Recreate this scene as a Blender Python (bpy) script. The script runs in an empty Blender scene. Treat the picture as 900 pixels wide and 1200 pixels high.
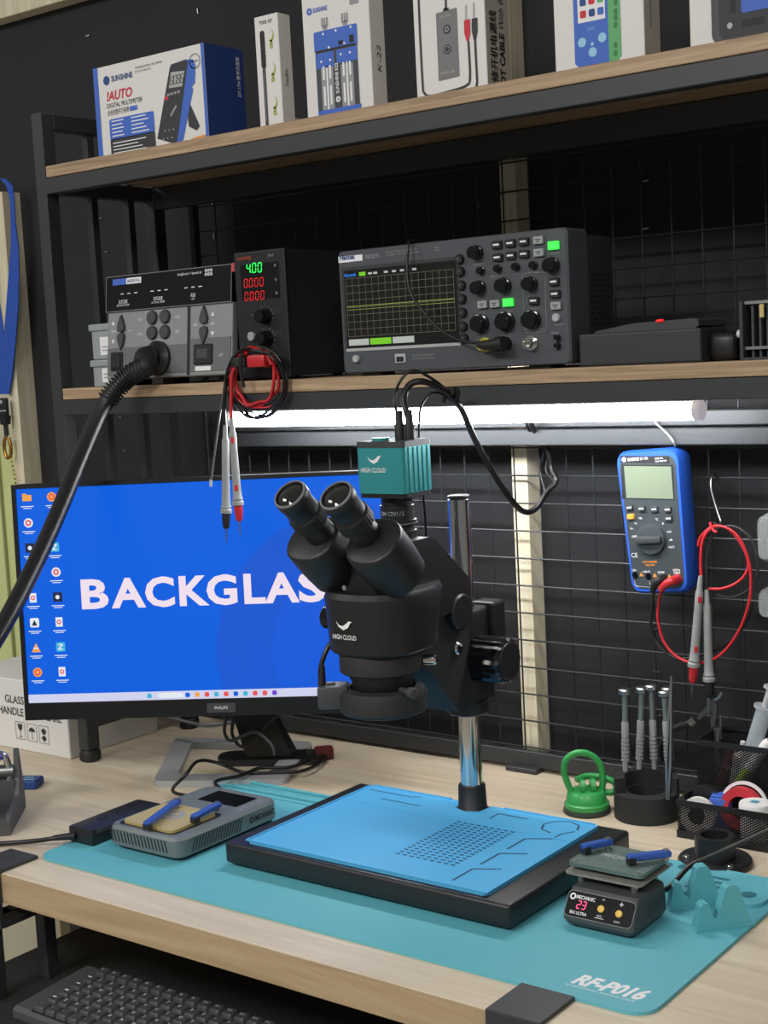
import bpy, bmesh, math, random
from mathutils import Matrix, Vector
random.seed(7)
S = bpy.context.scene
COL = S.collection

# ------------------------------------------------------------------ camera
F_PX = 1666.5
YAW, PITCH, ROLL = (math.radians(a) for a in (37.366, 6.25, -2.9485))
CAM = Vector((0, 0, 1.331))
fwd = Vector((-math.sin(YAW) * math.cos(PITCH), math.cos(YAW) * math.cos(PITCH), -math.sin(PITCH)))
rgt = Vector((math.cos(YAW), math.sin(YAW), 0))
upv = rgt.cross(fwd)
c_, s_ = math.cos(ROLL), math.sin(ROLL)
R_, U_ = c_ * rgt + s_ * upv, -s_ * rgt + c_ * upv
cd = bpy.data.cameras.new('camera')
cam = bpy.data.objects.new('camera', cd)
COL.objects.link(cam)
cd.sensor_fit = 'VERTICAL'
cd.sensor_height = 36.0
cd.lens = F_PX / 1200 * 36.0
cd.clip_start = 0.02
cam.matrix_world = Matrix(((R_.x, U_.x, -fwd.x, CAM.x), (R_.y, U_.y, -fwd.y, CAM.y), (R_.z, U_.z, -fwd.z, CAM.z), (0, 0, 0, 1)))
S.camera = cam

def pt(u, v, ax, val):
    """photo pixel (900x1200) -> point on the plane axis=val that the thing touches"""
    d = R_ * ((u - 450) / F_PX) - U_ * ((v - 600) / F_PX) + fwd
    i = 'xyz'.index(ax)
    return CAM + d * ((val - CAM[i]) / d[i])

# ------------------------------------------------------------------ light
w = bpy.data.worlds.new('world'); S.world = w
w.use_nodes = True
w.node_tree.nodes['Background'].inputs[0].default_value = (1.0, 0.985, 0.96, 1)
w.node_tree.nodes['Background'].inputs[1].default_value = 0.17

def area(name, loc, target, sx, sy, power, col=(1, 1, 1)):
    l = bpy.data.lights.new(name, 'AREA'); l.shape = 'RECTANGLE'; l.size = sx; l.size_y = sy
    l.energy = power; l.color = col
    o = bpy.data.objects.new(name, l); COL.objects.link(o); o.location = loc
    o.rotation_euler = (Vector(target) - Vector(loc)).to_track_quat('-Z', 'Y').to_euler()
    return o
area('ceiling_lamp_front', (-1.3, -1.5, 2.75), (-1.3, -1.1, 0), 1.2, 0.6, 74, (1, .975, .94))
area('ceiling_lamp_side', (0.9, -0.9, 2.75), (0.7, -.6, 0), 1.2, 0.6, 36, (1, .975, .94))
area('ceiling_lamp_left', (-3.2, -0.4, 2.75), (-3.1, -.2, 0), 1.2, 0.6, 22, (1, .975, .94))
TUBE_STRENGTH = 50.0
S.view_settings.view_transform = 'Standard'
S.view_settings.look = 'None'
S.view_settings.gamma = 1.0
S.view_settings.use_curve_mapping = False
S.view_settings.exposure = 0.0

# ------------------------------------------------------------------ materials
def lin(c):
    return tuple(((x / 255) / 12.92 if x / 255 <= .04045 else ((x / 255 + .055) / 1.055) ** 2.4) for x in c) + (1,)
MATS = {}
def mat(name, col, rough=.5, metal=0., emit=0., bump=0., bscale=200., spec=.5, var=0., vscale=30., trans=0., alpha=1., coat=0.):
    if name in MATS: return MATS[name]
    m = bpy.data.materials.new(name); m.use_nodes = True
    nt = m.node_tree; b = nt.nodes['Principled BSDF']
    c = lin(col)
    b.inputs['Base Color'].default_value = c
    b.inputs['Roughness'].default_value = rough
    b.inputs['Metallic'].default_value = metal
    b.inputs['Specular IOR Level'].default_value = spec
    if trans: b.inputs['Transmission Weight'].default_value = trans
    if alpha < 1: b.inputs['Alpha'].default_value = alpha
    if coat: b.inputs['Coat Weight'].default_value = coat
    if emit:
        b.inputs['Emission Color'].default_value = c
        b.inputs['Emission Strength'].default_value = emit
    tc = None
    if bump or var:
        tc = nt.nodes.new('ShaderNodeTexCoord')
    if bump:
        n = nt.nodes.new('ShaderNodeTexNoise'); n.inputs['Scale'].default_value = bscale; n.inputs['Detail'].default_value = 3
        bp = nt.nodes.new('ShaderNodeBump'); bp.inputs['Strength'].default_value = bump; bp.inputs['Distance'].default_value = .002
        nt.links.new(tc.outputs['Object'], n.inputs['Vector']); nt.links.new(n.outputs['Fac'], bp.inputs['Height'])
        nt.links.new(bp.outputs['Normal'], b.inputs['Normal'])
    if var:
        n = nt.nodes.new('ShaderNodeTexNoise'); n.inputs['Scale'].default_value = vscale; n.inputs['Detail'].default_value = 5
        r = nt.nodes.new('ShaderNodeValToRGB')
        r.color_ramp.elements[0].position = .3; r.color_ramp.elements[1].position = .7
        r.color_ramp.elements[0].color = tuple(x * (1 - var) for x in c[:3]) + (1,)
        r.color_ramp.elements[1].color = tuple(min(1, x * (1 + var)) for x in c[:3]) + (1,)
        nt.links.new(tc.outputs['Object'], n.inputs['Vector']); nt.links.new(n.outputs['Fac'], r.inputs['Fac'])
        nt.links.new(r.outputs['Color'], b.inputs['Base Color'])
    MATS[name] = m
    return m
def wood(name, c0, c1, c2, sc=(3, 60, 60), rough=.45):
    m = bpy.data.materials.new(name); m.use_nodes = True; nt = m.node_tree; b = nt.nodes['Principled BSDF']
    tc = nt.nodes.new('ShaderNodeTexCoord'); mp = nt.nodes.new('ShaderNodeMapping'); mp.inputs['Scale'].default_value = sc
    n1 = nt.nodes.new('ShaderNodeTexNoise'); n1.inputs['Scale'].default_value = 1.3; n1.inputs['Detail'].default_value = 8; n1.inputs['Roughness'].default_value = .62; n1.inputs['Distortion'].default_value = .8
    r = nt.nodes.new('ShaderNodeValToRGB'); e = r.color_ramp.elements
    e[0].position = .3; e[0].color = lin(c0); e[1].position = .68; e[1].color = lin(c2)
    x = e.new(.5); x.color = lin(c1)
    bp = nt.nodes.new('ShaderNodeBump'); bp.inputs['Strength'].default_value = .08; bp.inputs['Distance'].default_value = .001
    L = nt.links.new
    L(tc.outputs['Object'], mp.inputs['Vector']); L(mp.outputs['Vector'], n1.inputs['Vector']); L(n1.outputs['Fac'], r.inputs['Fac'])
    L(r.outputs['Color'], b.inputs['Base Color']); L(n1.outputs['Fac'], bp.inputs['Height']); L(bp.outputs['Normal'], b.inputs['Normal'])
    b.inputs['Roughness'].default_value = rough
    MATS[name] = m
    return m

# ------------------------------------------------------------------ geometry
def FR(x, y, z):  # front plane: u -> +X, v -> +Z, w -> -Y
    return Matrix(((1, 0, 0, x), (0, 0, -1, y), (0, 1, 0, z), (0, 0, 0, 1)))
def RT(x, y, z):  # right side plane: u -> +Y, v -> +Z, w -> +X
    return Matrix(((0, 0, 1, x), (1, 0, 0, y), (0, 1, 0, z), (0, 0, 0, 1)))
def TP(x, y, z):
    return Matrix.Translation((x, y, z))
def RZ(a): return Matrix.Rotation(a, 4, 'Z')
def RX(a): return Matrix.Rotation(a, 4, 'X')
def RY(a): return Matrix.Rotation(a, 4, 'Y')

def catmull(P, n=6, closed=False):
    P = [Vector(p) for p in P]; out = []
    N = len(P)
    for i in range(N if closed else N - 1):
        if closed: a, b, c, d = P[i - 1], P[i], P[(i + 1) % N], P[(i + 2) % N]
        else: a, b, c, d = P[max(i - 1, 0)], P[i], P[i + 1], P[min(i + 2, N - 1)]
        for k in range(n):
            t = k / n
            out.append(.5 * ((2 * b) + (c - a) * t + (2 * a - 5 * b + 4 * c - d) * t * t + (3 * b - a - 3 * c + d) * t ** 3))
    if not closed: out.append(P[-1])
    return out

TEXTC = {}
def text_mesh(s, bold=0.):
    k = (s, bold)
    if k in TEXTC: return TEXTC[k]
    cu = bpy.data.curves.new('tmp', 'FONT'); cu.body = s; cu.size = 1; cu.resolution_u = 3; cu.offset = bold
    o = bpy.data.objects.new('tmp', cu); COL.objects.link(o)
    dg = bpy.context.evaluated_depsgraph_get()
    me = bpy.data.meshes.new_from_object(o.evaluated_get(dg))
    vs = [v.co.copy() for v in me.vertices]; fs = [tuple(p.vertices) for p in me.polygons]
    bpy.data.objects.remove(o); bpy.data.curves.remove(cu); bpy.data.meshes.remove(me)
    TEXTC[k] = (vs, fs)
    return TEXTC[k]

class G:
    def __init__(s, M=None):
        s.V = []; s.Fc = []; s.mi = []; s.cur = 0; s.M = M or Matrix.Identity(4)
    def add(s, vs, fs, M=None):
        o = len(s.V); T = s.M @ M if M is not None else s.M
        s.V += [T @ Vector(v) for v in vs]
        s.Fc += [tuple(i + o for i in f) for f in fs]; s.mi += [s.cur] * len(fs)
        return s
    def bm(s, bm, M=None):
        bm.verts.index_update()
        s.add([v.co for v in bm.verts], [tuple(v.index for v in f.verts) for f in bm.faces], M); bm.free()
        return s
    def box(s, x0, x1, y0, y1, z0, z1, bev=0., seg=2, M=None):
        b = bmesh.new(); bmesh.ops.create_cube(b, size=1)
        for v in b.verts:
            v.co = Vector(((x0 + x1) / 2 + v.co.x * (x1 - x0), (y0 + y1) / 2 + v.co.y * (y1 - y0), (z0 + z1) / 2 + v.co.z * (z1 - z0)))
        if bev: bmesh.ops.bevel(b, geom=b.edges[:], offset=min(bev, .49 * min(abs(x1 - x0), abs(y1 - y0), abs(z1 - z0))), segments=seg, profile=.5, affect='EDGES')
        return s.bm(b, M)
    def lathe(s, prof, n=24, M=None, flute=0., arc=None):
        """prof: (radius, height) along local Z"""
        vs, fs = [], []; m = len(prof)
        for i in range(n):
            a = 2 * math.pi * i / n
            k = 1 - flute * (i % 2)
            for r, z in prof: vs.append((r * k * math.cos(a), r * k * math.sin(a), z))
        for i in range(n):
            j = (i + 1) % n
            for k in range(m - 1): fs.append((i * m + k, j * m + k, j * m + k + 1, i * m + k + 1))
        closed = prof[0] == prof[-1]
        if prof[0][0] > 1e-6 and not closed: fs.append(tuple(i * m for i in range(n))[::-1])
        if prof[-1][0] > 1e-6 and not closed: fs.append(tuple(i * m + m - 1 for i in range(n)))
        return s.add(vs, fs, M)
    def ax(s, p0, p1, prof, n=24, flute=0.):
        """lathe along p0->p1, prof heights as fractions of metres from p0"""
        p0, p1 = Vector(p0), Vector(p1); q = (p1 - p0).to_track_quat('Z', 'Y').to_matrix().to_4x4()
        return s.lathe(prof, n, Matrix.Translation(p0) @ q, flute)
    def cyl(s, p0, p1, r0, r1=None, n=16, bev=0., flute=0.):
        L = (Vector(p1) - Vector(p0)).length; r1 = r0 if r1 is None else r1
        pr = [(r0 - bev, 0), (r0, bev), (r1, L - bev), (r1 - bev, L)] if bev else [(r0, 0), (r1, L)]
        return s.ax(p0, p1, pr, n, flute)
    def tube(s, P, r, n=8, sm=6, closed=False, raw=False):
        Q = [Vector(p) for p in P] if raw else catmull(P, sm, closed)
        N = len(Q); rr = r if callable(r) else (lambda t: r)
        vs, fs = [], []
        def tan(i):
            return ((Q[(i + 1) % N] - Q[i - 1]) if closed else (Q[min(i + 1, N - 1)] - Q[max(i - 1, 0)])).normalized()
        t0 = tan(0); u = t0.orthogonal().normalized()
        for i in range(N):
            t = tan(i); u = (u - t * u.dot(t)).normalized(); v = t.cross(u)
            for k in range(n):
                a = 2 * math.pi * k / n
                vs.append(Q[i] + (u * math.cos(a) + v * math.sin(a)) * rr(i / (N - 1)))
        for i in range(N if closed else N - 1):
            j = (i + 1) % N
            for k in range(n):
                l = (k + 1) % n
                fs.append((i * n + k, i * n + l, j * n + l, j * n + k))
        if not closed:
            fs.append(tuple(range(n))[::-1]); fs.append(tuple((N - 1) * n + k for k in range(n)))
        return s.add(vs, fs)
    def prism(s, poly, w0, w1, M=None, taper=1.):
        """poly in local (u,v), extruded along w"""
        n = len(poly); cu = sum(p[0] for p in poly) / n; cv = sum(p[1] for p in poly) / n
        vs = [(p[0], p[1], w0) for p in poly] + [(cu + (p[0] - cu) * taper, cv + (p[1] - cv) * taper, w1) for p in poly]
        fs = [tuple(range(n))[::-1], tuple(range(n, 2 * n))] + [(i, (i + 1) % n, n + (i + 1) % n, n + i) for i in range(n)]
        return s.add(vs, fs, M)
    def loft(s, rings, M=None):
        n = len(rings[0]); vs = [p for r in rings for p in r]; fs = []
        for k in range(len(rings) - 1):
            for i in range(n): fs.append((k * n + i, k * n + (i + 1) % n, (k + 1) * n + (i + 1) % n, (k + 1) * n + i))
        fs.append(tuple(range(n))[::-1]); fs.append(tuple((len(rings) - 1) * n + i for i in range(n)))
        return s.add(vs, fs, M)
    def rect(s, u0, v0, u1, v1, w=.0003, M=None):
        return s.add([(u0, v0, w), (u1, v0, w), (u1, v1, w), (u0, v1, w)], [(0, 1, 2, 3)], M)
    def poly(s, P, w=.0003, M=None):
        return s.add([(p[0], p[1], w) for p in P], [tuple(range(len(P)))], M)
    def disc(s, u, v, r, w=.0003, n=20, M=None):
        return s.poly([(u + r * math.cos(2 * math.pi * i / n), v + r * math.sin(2 * math.pi * i / n)) for i in range(n)], w, M)
    def ring(s, u, v, r0, r1, w=.0003, n=24, M=None, a0=0., a1=2 * math.pi):
        vs, fs = [], []
        for i in range(n + 1):
            a = a0 + (a1 - a0) * i / n
            for r in (r0, r1): vs.append((u + r * math.cos(a), v + r * math.sin(a), w))
        for i in range(n): fs.append((2 * i, 2 * i + 1, 2 * i + 3, 2 * i + 2))
        return s.add(vs, fs, M)
    def line(s, P, t, w=.0003, M=None):
        for (a, b) in zip(P[:-1], P[1:]):
            a = Vector((a[0], a[1])); b = Vector((b[0], b[1])); d = (b - a)
            if d.length < 1e-9: continue
            d.normalize(); n = Vector((-d.y, d.x)) * t / 2
            s.add([(*(a - n), w), (*(b - n), w), (*(b + n), w), (*(a + n), w)], [(0, 1, 2, 3)], M)
        return s
    def text(s, t, u, v, h, w=.0003, al='l', width=None, bold=0., M=None, shear=0., rot=0.):
        vs, fs = text_mesh(t, bold)
        if not vs: return s
        x0 = min(p.x for p in vs); x1 = max(p.x for p in vs)
        k = h / .72; kx = k if width is None else width / (x1 - x0)
        W = (x1 - x0) * kx; du = {'l': 0, 'c': -W / 2, 'r': -W}[al]
        cr, sr = math.cos(rot), math.sin(rot); o = []
        for p in vs:
            a, b = (p.x - x0) * kx + du + shear * p.y * k, p.y * k
            o.append((u + a * cr - b * sr, v + a * sr + b * cr, w))
        return s.add(o, fs, M)

def rr(w, h, r, n=5, cx=0., cy=0.):
    """rounded rectangle outline"""
    out = []
    for (sx, sy, a0) in ((1, 1, 0), (-1, 1, 90), (-1, -1, 180), (1, -1, 270)):
        for i in range(n + 1):
            a = math.radians(a0 + 90 * i / n)
            out.append((cx + sx * (w / 2 - r) + r * math.cos(a), cy + sy * (h / 2 - r) + r * math.sin(a)))
    return out
def circ(r, n=24, cx=0., cy=0.): return [(cx + r * math.cos(2 * math.pi * i / n), cy + r * math.sin(2 * math.pi * i / n)) for i in range(n)]

MW = {}
def mesh(name, g, smooth=None, inv=None):
    me = bpy.data.meshes.new(name)
    V = g.V if inv is None else [inv @ v for v in g.V]
    me.from_pydata(V, [], g.Fc)
    if max(g.mi): me.polygons.foreach_set('material_index', g.mi)
    me.validate()
    b = bmesh.new(); b.from_mesh(me); bmesh.ops.recalc_face_normals(b, faces=b.faces) if len(g.Fc) < 60000 else None
    b.to_mesh(me); b.free()
    if smooth is not None:
        me.shade_smooth(); me.set_sharp_from_angle(angle=math.radians(smooth))
    return me
def obj(name, g, m, parent=None, smooth=None, flat=False, origin=None):
    """all geometry is given in world coordinates; a part is stored relative to its thing"""
    T = MW.get(parent.name if parent else None, Matrix.Identity(4)) if parent else Matrix.Translation(origin or (0, 0, 0))
    me = mesh_flat(name, g, T.inverted()) if flat else mesh(name, g, smooth, T.inverted())
    for k in (m if isinstance(m, (list, tuple)) else [m]): me.materials.append(MATS[k] if isinstance(k, str) else k)
    o = bpy.data.objects.new(name, me); COL.objects.link(o)
    if parent:
        o.parent = parent
        MW[o.name] = T
    else:
        o.matrix_world = T; MW[o.name] = T
    return o
def mesh_flat(name, g, inv):
    me = bpy.data.meshes.new(name); me.from_pydata([inv @ v for v in g.V], [], g.Fc)
    if max(g.mi): me.polygons.foreach_set('material_index', g.mi)
    return me
def thing(name, label, cat, loc, rotz=0., group=None, M=None):
    o = bpy.data.objects.new(name, None); COL.objects.link(o); o.empty_display_size = .02
    T = M if M is not None else Matrix.Translation(loc) @ RZ(rotz)
    o.matrix_world = T; MW[o.name] = T
    return tag(o, label, cat, group)
def tag(o, label, cat, group=None):
    o['label'] = label; o['category'] = cat
    if group: o['group'] = group
    return o
def struct(o, label=None):
    o['kind'] = 'structure'
    if label: o['label'] = label
    return o
def tmat(root): return MW[root.name]

# ---- palette
mat('black_metal', (52, 54, 57), .45, bump=.05, bscale=900)
mat('black_wire', (46, 48, 50), .4, .3)
mat('black_plastic', (30, 31, 33), .42)
mat('black_gloss', (18, 19, 21), .15)
mat('black_matte', (34, 35, 37), .7, bump=.1, bscale=1500)
mat('rubber', (24, 24, 25), .6)
mat('dark_grey', (62, 65, 68), .5)
mat('mid_grey', (118, 121, 124), .5, bump=.05, bscale=2000)
mat('light_grey', (175, 177, 178), .5)
mat('white', (232, 232, 230), .5)
mat('white_card', (226, 225, 222), .55, var=.02, vscale=6)
mat('off_white', (205, 202, 194), .6)
mat('print_white', (235, 236, 238), .6)
mat('print_grey', (150, 152, 156), .6)
mat('print_dark', (52, 54, 58), .6)
mat('print_black', (28, 28, 30), .6)
mat('print_red', (205, 45, 60), .6)
mat('print_blue', (62, 105, 200), .55)
mat('print_navy', (30, 62, 130), .5)
mat('print_green', (95, 175, 110), .55)
mat('print_orange', (230, 150, 60), .55)
mat('print_yellow', (175, 180, 80), .55)
mat('chrome', (215, 215, 212), .12, 1.)
mat('steel', (170, 172, 172), .32, 1.)
mat('brushed_alu', (150, 153, 155), .38, .85)
mat('red_wire', (190, 36, 44), .4)
mat('black_cable', (22, 22, 23), .38)
mat('grey_probe', (140, 143, 142), .5)
mat('teal_mat', (94, 176, 190), .55, bump=.06, bscale=800)
mat('teal_groove', (38, 110, 124), .6)
mat('teal_silicone', (88, 168, 178), .6, bump=.05, bscale=900)
mat('blue_mat', (80, 172, 222), .5, bump=.05, bscale=900)
mat('blue_groove', (22, 72, 112), .6)
mat('camera_teal', (62, 158, 162), .32, .3)
mat('meter_blue', (40, 92, 200), .42)
mat('clamp_blue', (50, 92, 176), .38, .2)
mat('green_plastic', (56, 164, 84), .38, coat=.2)
mat('gold', (205, 186, 124), .42, .35)
mat('gunmetal', (112, 120, 121), .42, .2)
mat('lcd', (122, 134, 114), .35)
mat('clear', (225, 232, 232), .12, alpha=.28)
mat('clear_milky', (205, 215, 220), .25, alpha=.5)
mat('led_green', (40, 255, 90), .4, emit=1.3)
mat('led_red', (235, 40, 40), .4, emit=.55)
mat('led_pink', (255, 70, 120), .4, emit=1.2)
mat('btn_green', (60, 235, 80), .4, emit=.9)
mat('btn_grey', (160, 163, 165), .5)
mat('btn_yellow', (232, 190, 90), .4)
wood('desk_wood', (190, 175, 150), (206, 192, 168), (216, 204, 182), (2.2, 34, 34), .42)
wood('desk_edge_shaded', (150, 128, 98), (170, 147, 114), (184, 162, 130), (2.2, 34, 34), .5)
wood('shelf_wood', (136, 112, 86), (170, 144, 114), (190, 166, 134), (5, 140, 140), .5)
wood('stud_wood', (200, 189, 158), (216, 206, 178), (228, 220, 196), (60, 60, 3), .6)
# ================================================================== the room
mat('floor_mat', (150, 142, 128), .5, var=.08, vscale=4)
mat('wall_cream', (196, 192, 168), .7, var=.04, vscale=3)
mat('wall_black', (29, 30, 33), .75, bump=.25, bscale=18, var=.12, vscale=7)
mat('ceiling_mat', (215, 213, 206), .8)
struct(obj('floor', G().box(-4.2, 2.2, -2.2, 1.85, -.05, 0), 'floor_mat'))
struct(obj('wall_back', G().box(-4.2, 2.2, 1.76, 1.85, 0, 2.9), 'wall_cream'))
# black board fixed on the wall: wide above, its lower left corner cut back to the wooden post
wb = struct(obj('wall_board', G(FR(0, 1.72, 0)).prism([(-2.085, .70), (.6, .70), (.6, 1.973), (-2.6, 1.973), (-2.6, 1.655), (-2.085, 1.655)], -.038, .03), 'wall_black'),
            'black board covering the wall behind the shelf')
g0 = G().box(-.004, .004, -.0006, .0006, -.0009, .0009)
stap = [(118, 256, 1), (125, 295, 1), (141, 489, 1), (146, 528, 1), (103, 42, 1), (232, 13, 0), (249, 237, 0), (251, 277, 0), (560, 192, 0), (561, 240, 0),
        (757, 157, 1), (757, 212, 1), (757, 268, 1), (770, 787, 1), (767, 737, 1), (772, 838, 1), (33, 400, 1)]
for i, (u, v, h) in enumerate(stap):
    p = pt(u, v, 'y', 1.6885); s_ = random.uniform(-.15, .15) + (0 if h else math.pi / 2)
    obj('staple', G(TP(*p) @ RY(s_)).box(-.004, .004, -.0012, .0012, -.0009, .0009), 'steel', wb)
struct(obj('trim_1', G().box(-1.040, -1.015, 1.655, 1.69, .76, 1.973, .001), 'stud_wood'), 'pale wooden batten standing behind the wire grid')
struct(obj('trim_2', G().box(-2.098, -2.074, 1.65, 1.69, .05, 1.655, .001), 'stud_wood'), 'pale wooden post at the left edge of the black board')
struct(obj('trim_3', G().box(-2.6, .6, 1.66, 1.76, 1.950, 2.030, .002), 'stud_wood'), 'pale wooden beam along the top of the black board')
# pale green frosted panel beside the post
wn = struct(obj('window_1', G().box(-2.62, -2.10, 1.70, 1.735, .55, 1.20), mat('pale_green', (205, 214, 150), .35, var=.05, vscale=5)), 'pale green panel beside the wooden post')
for x in (-2.42, -2.31, -2.205):
    obj('glazing_bar', G().box(x - .002, x + .002, 1.694, 1.70, .55, 1.20), mat('green_line', (150, 150, 105), .5), wn)
obj('glazing_bar', G().box(-2.62, -2.10, 1.693, 1.70, .765, .771), 'green_line', wn)

# ================================================================== desk
DX0, DX1, DY0, DY1, DZ = -2.02, -.15, 1.0, 1.652, .75
desk = thing('desk', 'pale oak desk with a thick square front edge', 'desk', (-1.1, 1.3, 0))
obj('desk_top', G().box(DX0, DX1, DY0 + .0012, DY1, DZ - .036, DZ, .001), 'desk_wood', desk)
obj('shaded_edge_strip', G().box(DX0, DX1, DY0, DY0 + .0012, DZ - .036, DZ - .0008), 'desk_edge_shaded', desk)  # browner front strip; the front face's shade is put into its colour
for x in (DX0 + .06, DX1 - .1):
    for y in (1.08, 1.58):
        obj('leg', G().box(x, x + .04, y, y + .04, 0, DZ - .036, .002), 'black_metal', desk)
    obj('side_rail', G().box(x, x + .04, 1.12, 1.58, .62, .66, .002), 'black_metal', desk)
obj('rear_rail', G().box(DX0 + .1, DX1 - .1, 1.585, 1.615, .66, .714, .002), 'black_metal', desk)
obj('back_panel', G().box(-1.62, DX1 - .1, 1.62, 1.64, .12, .714, .001), 'black_matte', desk)

# clamp-on keyboard tray
tray = thing('keyboard_tray', 'black clamp-on keyboard tray hanging under the desk edge', 'tray', (-1.1, 1.1, .58))
obj('tray_board', G().box(-1.475, -.62, .93, 1.36, .565, .585, .003), 'black_matte', tray)
def clamp(x0, x1):
    g = G(); P = []
    # C profile in y-z, wrapped over the desk edge
    prof = [(1.055, .7545), (1.055, .7505), (.9985, .7505), (.9985, .690), (1.03, .690), (1.03, .684), (.9935, .684), (.9935, .7535), (.9950, .7545)]
    M = Matrix(((0, 0, 1, 0), (1, 0, 0, 0), (0, 1, 0, 0), (0, 0, 0, 1)))
    g.prism(prof, x0, x1, M)
    c = obj('clamp', g, 'black_metal', tray)
    xm = (x0 + x1) / 2
    obj('hanger', G().box(xm - .024, xm - .002, .9996, 1.016, .585, .684, .001), 'black_metal', c)
    obj('brace', G().box(xm - .016, xm + .002, 1.075, 1.092, .585, .690, .001).box(xm - .016, xm + .002, 1.016, 1.075, .672, .690), 'black_metal', c)
clamp(-1.408, -1.357); clamp(-.675, -.620)

# ================================================================== shelf rack standing on the desk
RX0, RX1 = -1.643, -.40
rack = thing('shelf_rack', 'black steel rack with two brown wooden shelves standing on the desk', 'shelf', (-1.63, 1.38, .75))
PY = ((1.368, 1.392), (1.578, 1.602))
for x0 in (RX0, RX1):
    for (y0, y1) in PY:
        obj('post', G().box(x0, x0 + .0215, y0, y1, .768, 1.70, .0015, 1), 'black_metal', rack)
        obj('foot', G().ax((x0 + .011, (y0 + y1) / 2, .75), (x0 + .011, (y0 + y1) / 2, 1), [(.012, 0), (.016, .003), (.016, .013), (.013, .018)], 20), 'rubber', rack, 40)
    for z0, z1 in ((1.678, 1.70), (1.586, 1.607), (1.269, 1.2915), (.80, .822)):
        obj('side_rail', G().box(x0 + .001, x0 + .0205, 1.392, 1.578, z0, z1, .001, 1), 'black_metal', rack)
    for y in (1.463, 1.536):
        obj('side_bar', G().box(x0 + .004, x0 + .016, y - .006, y + .006, .822, 1.678), 'black_metal', rack)
for zt, n in ((1.6235, 'upper'), (1.3078, 'lower')):
    b = obj('shelf_board', G().box(RX0 + .0265, RX1 - .003, 1.366, 1.60, zt - .016, zt, .0012), 'shelf_wood', rack)
    obj('front_beam', G().box(RX0 + .0215, RX1, 1.368, 1.388, zt - .0385, zt - .016, .001, 1), 'black_metal', rack)
obj('rear_beam', G().box(RX0 + .0215, RX1, 1.58, 1.60, 1.574, 1.607, .001, 1), 'black_metal', rack)
obj('rear_stop', G().box(RX0 + .0215, RX1, 1.584, 1.60, 1.628, 1.652, .001, 1), 'black_metal', rack)
mat('rail_grey', (66, 69, 73), .45, .2)
obj('rear_rail', G().box(-1.500, RX1, 1.592, 1.606, 1.2285, 1.2475, .0015, 1), 'rail_grey', rack)
obj('rear_rail', G().box(-1.500, RX1, 1.592, 1.606, 1.205, 1.2262, .0015, 1), 'rail_grey', rack)

# ================================================================== wire grid panel on the wall
grid = thing('wire_grid_panel', 'black welded wire grid panel standing behind the rack', 'wire grid', (-1.0, 1.64, .755))
X0g, X1g = -1.594, -.30
k = 0
for i in range(-11, 12):
    z = 1.1985 - i * .0378
    obj('wire', G().cyl((X0g, 1.6395, z), (X1g, 1.6395, z), .0013, n=6), 'black_wire', grid)
n0 = int((X0g + .9466) / .0405) - 1
for i in range(n0, 17):
    x = -.9466 + .0405 * i
    if x < X0g or x > X1g: continue
    obj('wire', G().cyl((x, 1.6422, .775), (x, 1.6422, 1.62), .0013, n=6), 'black_wire', grid)
obj('bottom_bar', G().box(X0g - .01, X1g, 1.634, 1.648, .756, .778, .001, 1), 'black_metal', grid)
obj('top_bar', G().box(X0g - .01, X1g, 1.634, 1.648, 1.615, 1.63, .001, 1), 'black_metal', grid)
obj('edge_bar', G().box(X0g - .01, X0g, 1.634, 1.648, .778, 1.615, .001, 1), 'black_metal', grid)
for x in (-1.05, -.55):
    obj('foot', G().box(x, x + .05, 1.622, 1.646, .75, .757, .001, 1), 'black_metal', grid)

# ================================================================== LED tube lamp under the lower shelf
TY, TZ, TX0, TX1 = 1.48, 1.2535, -1.396, -.676
lamp = thing('led_tube_lamp', 'bright white LED tube fixed under the lower shelf', 'lamp', (TX1, TY, TZ))
mat('tube_light', (250, 252, 255), .4, emit=TUBE_STRENGTH)
obj('diffuser', G().cyl((TX0 + .01, TY, TZ), (TX1 - .01, TY, TZ), .0115, n=20), 'tube_light', lamp, 50)
obj('housing', G().box(TX0 + .01, TX1 - .01, TY - .009, TY + .009, TZ + .0095, 1.2918), 'light_grey', lamp)
for x0, x1 in ((TX0, TX0 + .0105), (TX1 - .0105, TX1)):
    obj('end_cap', G().cyl((x0, TY, TZ), (x1, TY, TZ), .0123, n=20, bev=.002), mat('tube_cap_glow', (205, 202, 212), .5, emit=.45), lamp, 40)  # cap emission stands in for tube light passing through it

# ================================================================== monitor
MC = Vector((-1.3506, 1.3704, 1.0274)); MYAW, MTILT = .5404, .0478
MM = Matrix.Translation(MC) @ RZ(MYAW) @ RX(-MTILT) @ FR(0, 0, 0)   # u right, v up, w towards the viewer
mbase = Vector((-1.37, 1.43, .75))
mon = thing('monitor', 'wide black monitor showing BACKGLASS on a blue desktop', 'monitor', mbase, MYAW)
W2, H2 = .2635, .14825
mat('bezel', (20, 21, 23), .35)
def screen_mat():
    m = bpy.data.materials.new('screen_blue'); m.use_nodes = True; nt = m.node_tree; b = nt.nodes['Principled BSDF']
    b.inputs['Base Color'].default_value = (0.004, .004, .004, 1); b.inputs['Roughness'].default_value = .45; b.inputs['Specular IOR Level'].default_value = .2
    b.inputs['Emission Color'].default_value = lin((0, 94, 222)); b.inputs['Emission Strength'].default_value = 1.0
    MATS['screen_blue'] = m
screen_mat()
def emis(name, c, e=1.):
    m = mat(name, (8, 8, 8), .4); b = m.node_tree.nodes['Principled BSDF']
    b.inputs['Emission Color'].default_value = lin(c); b.inputs['Emission Strength'].default_value = e
    return m
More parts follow.
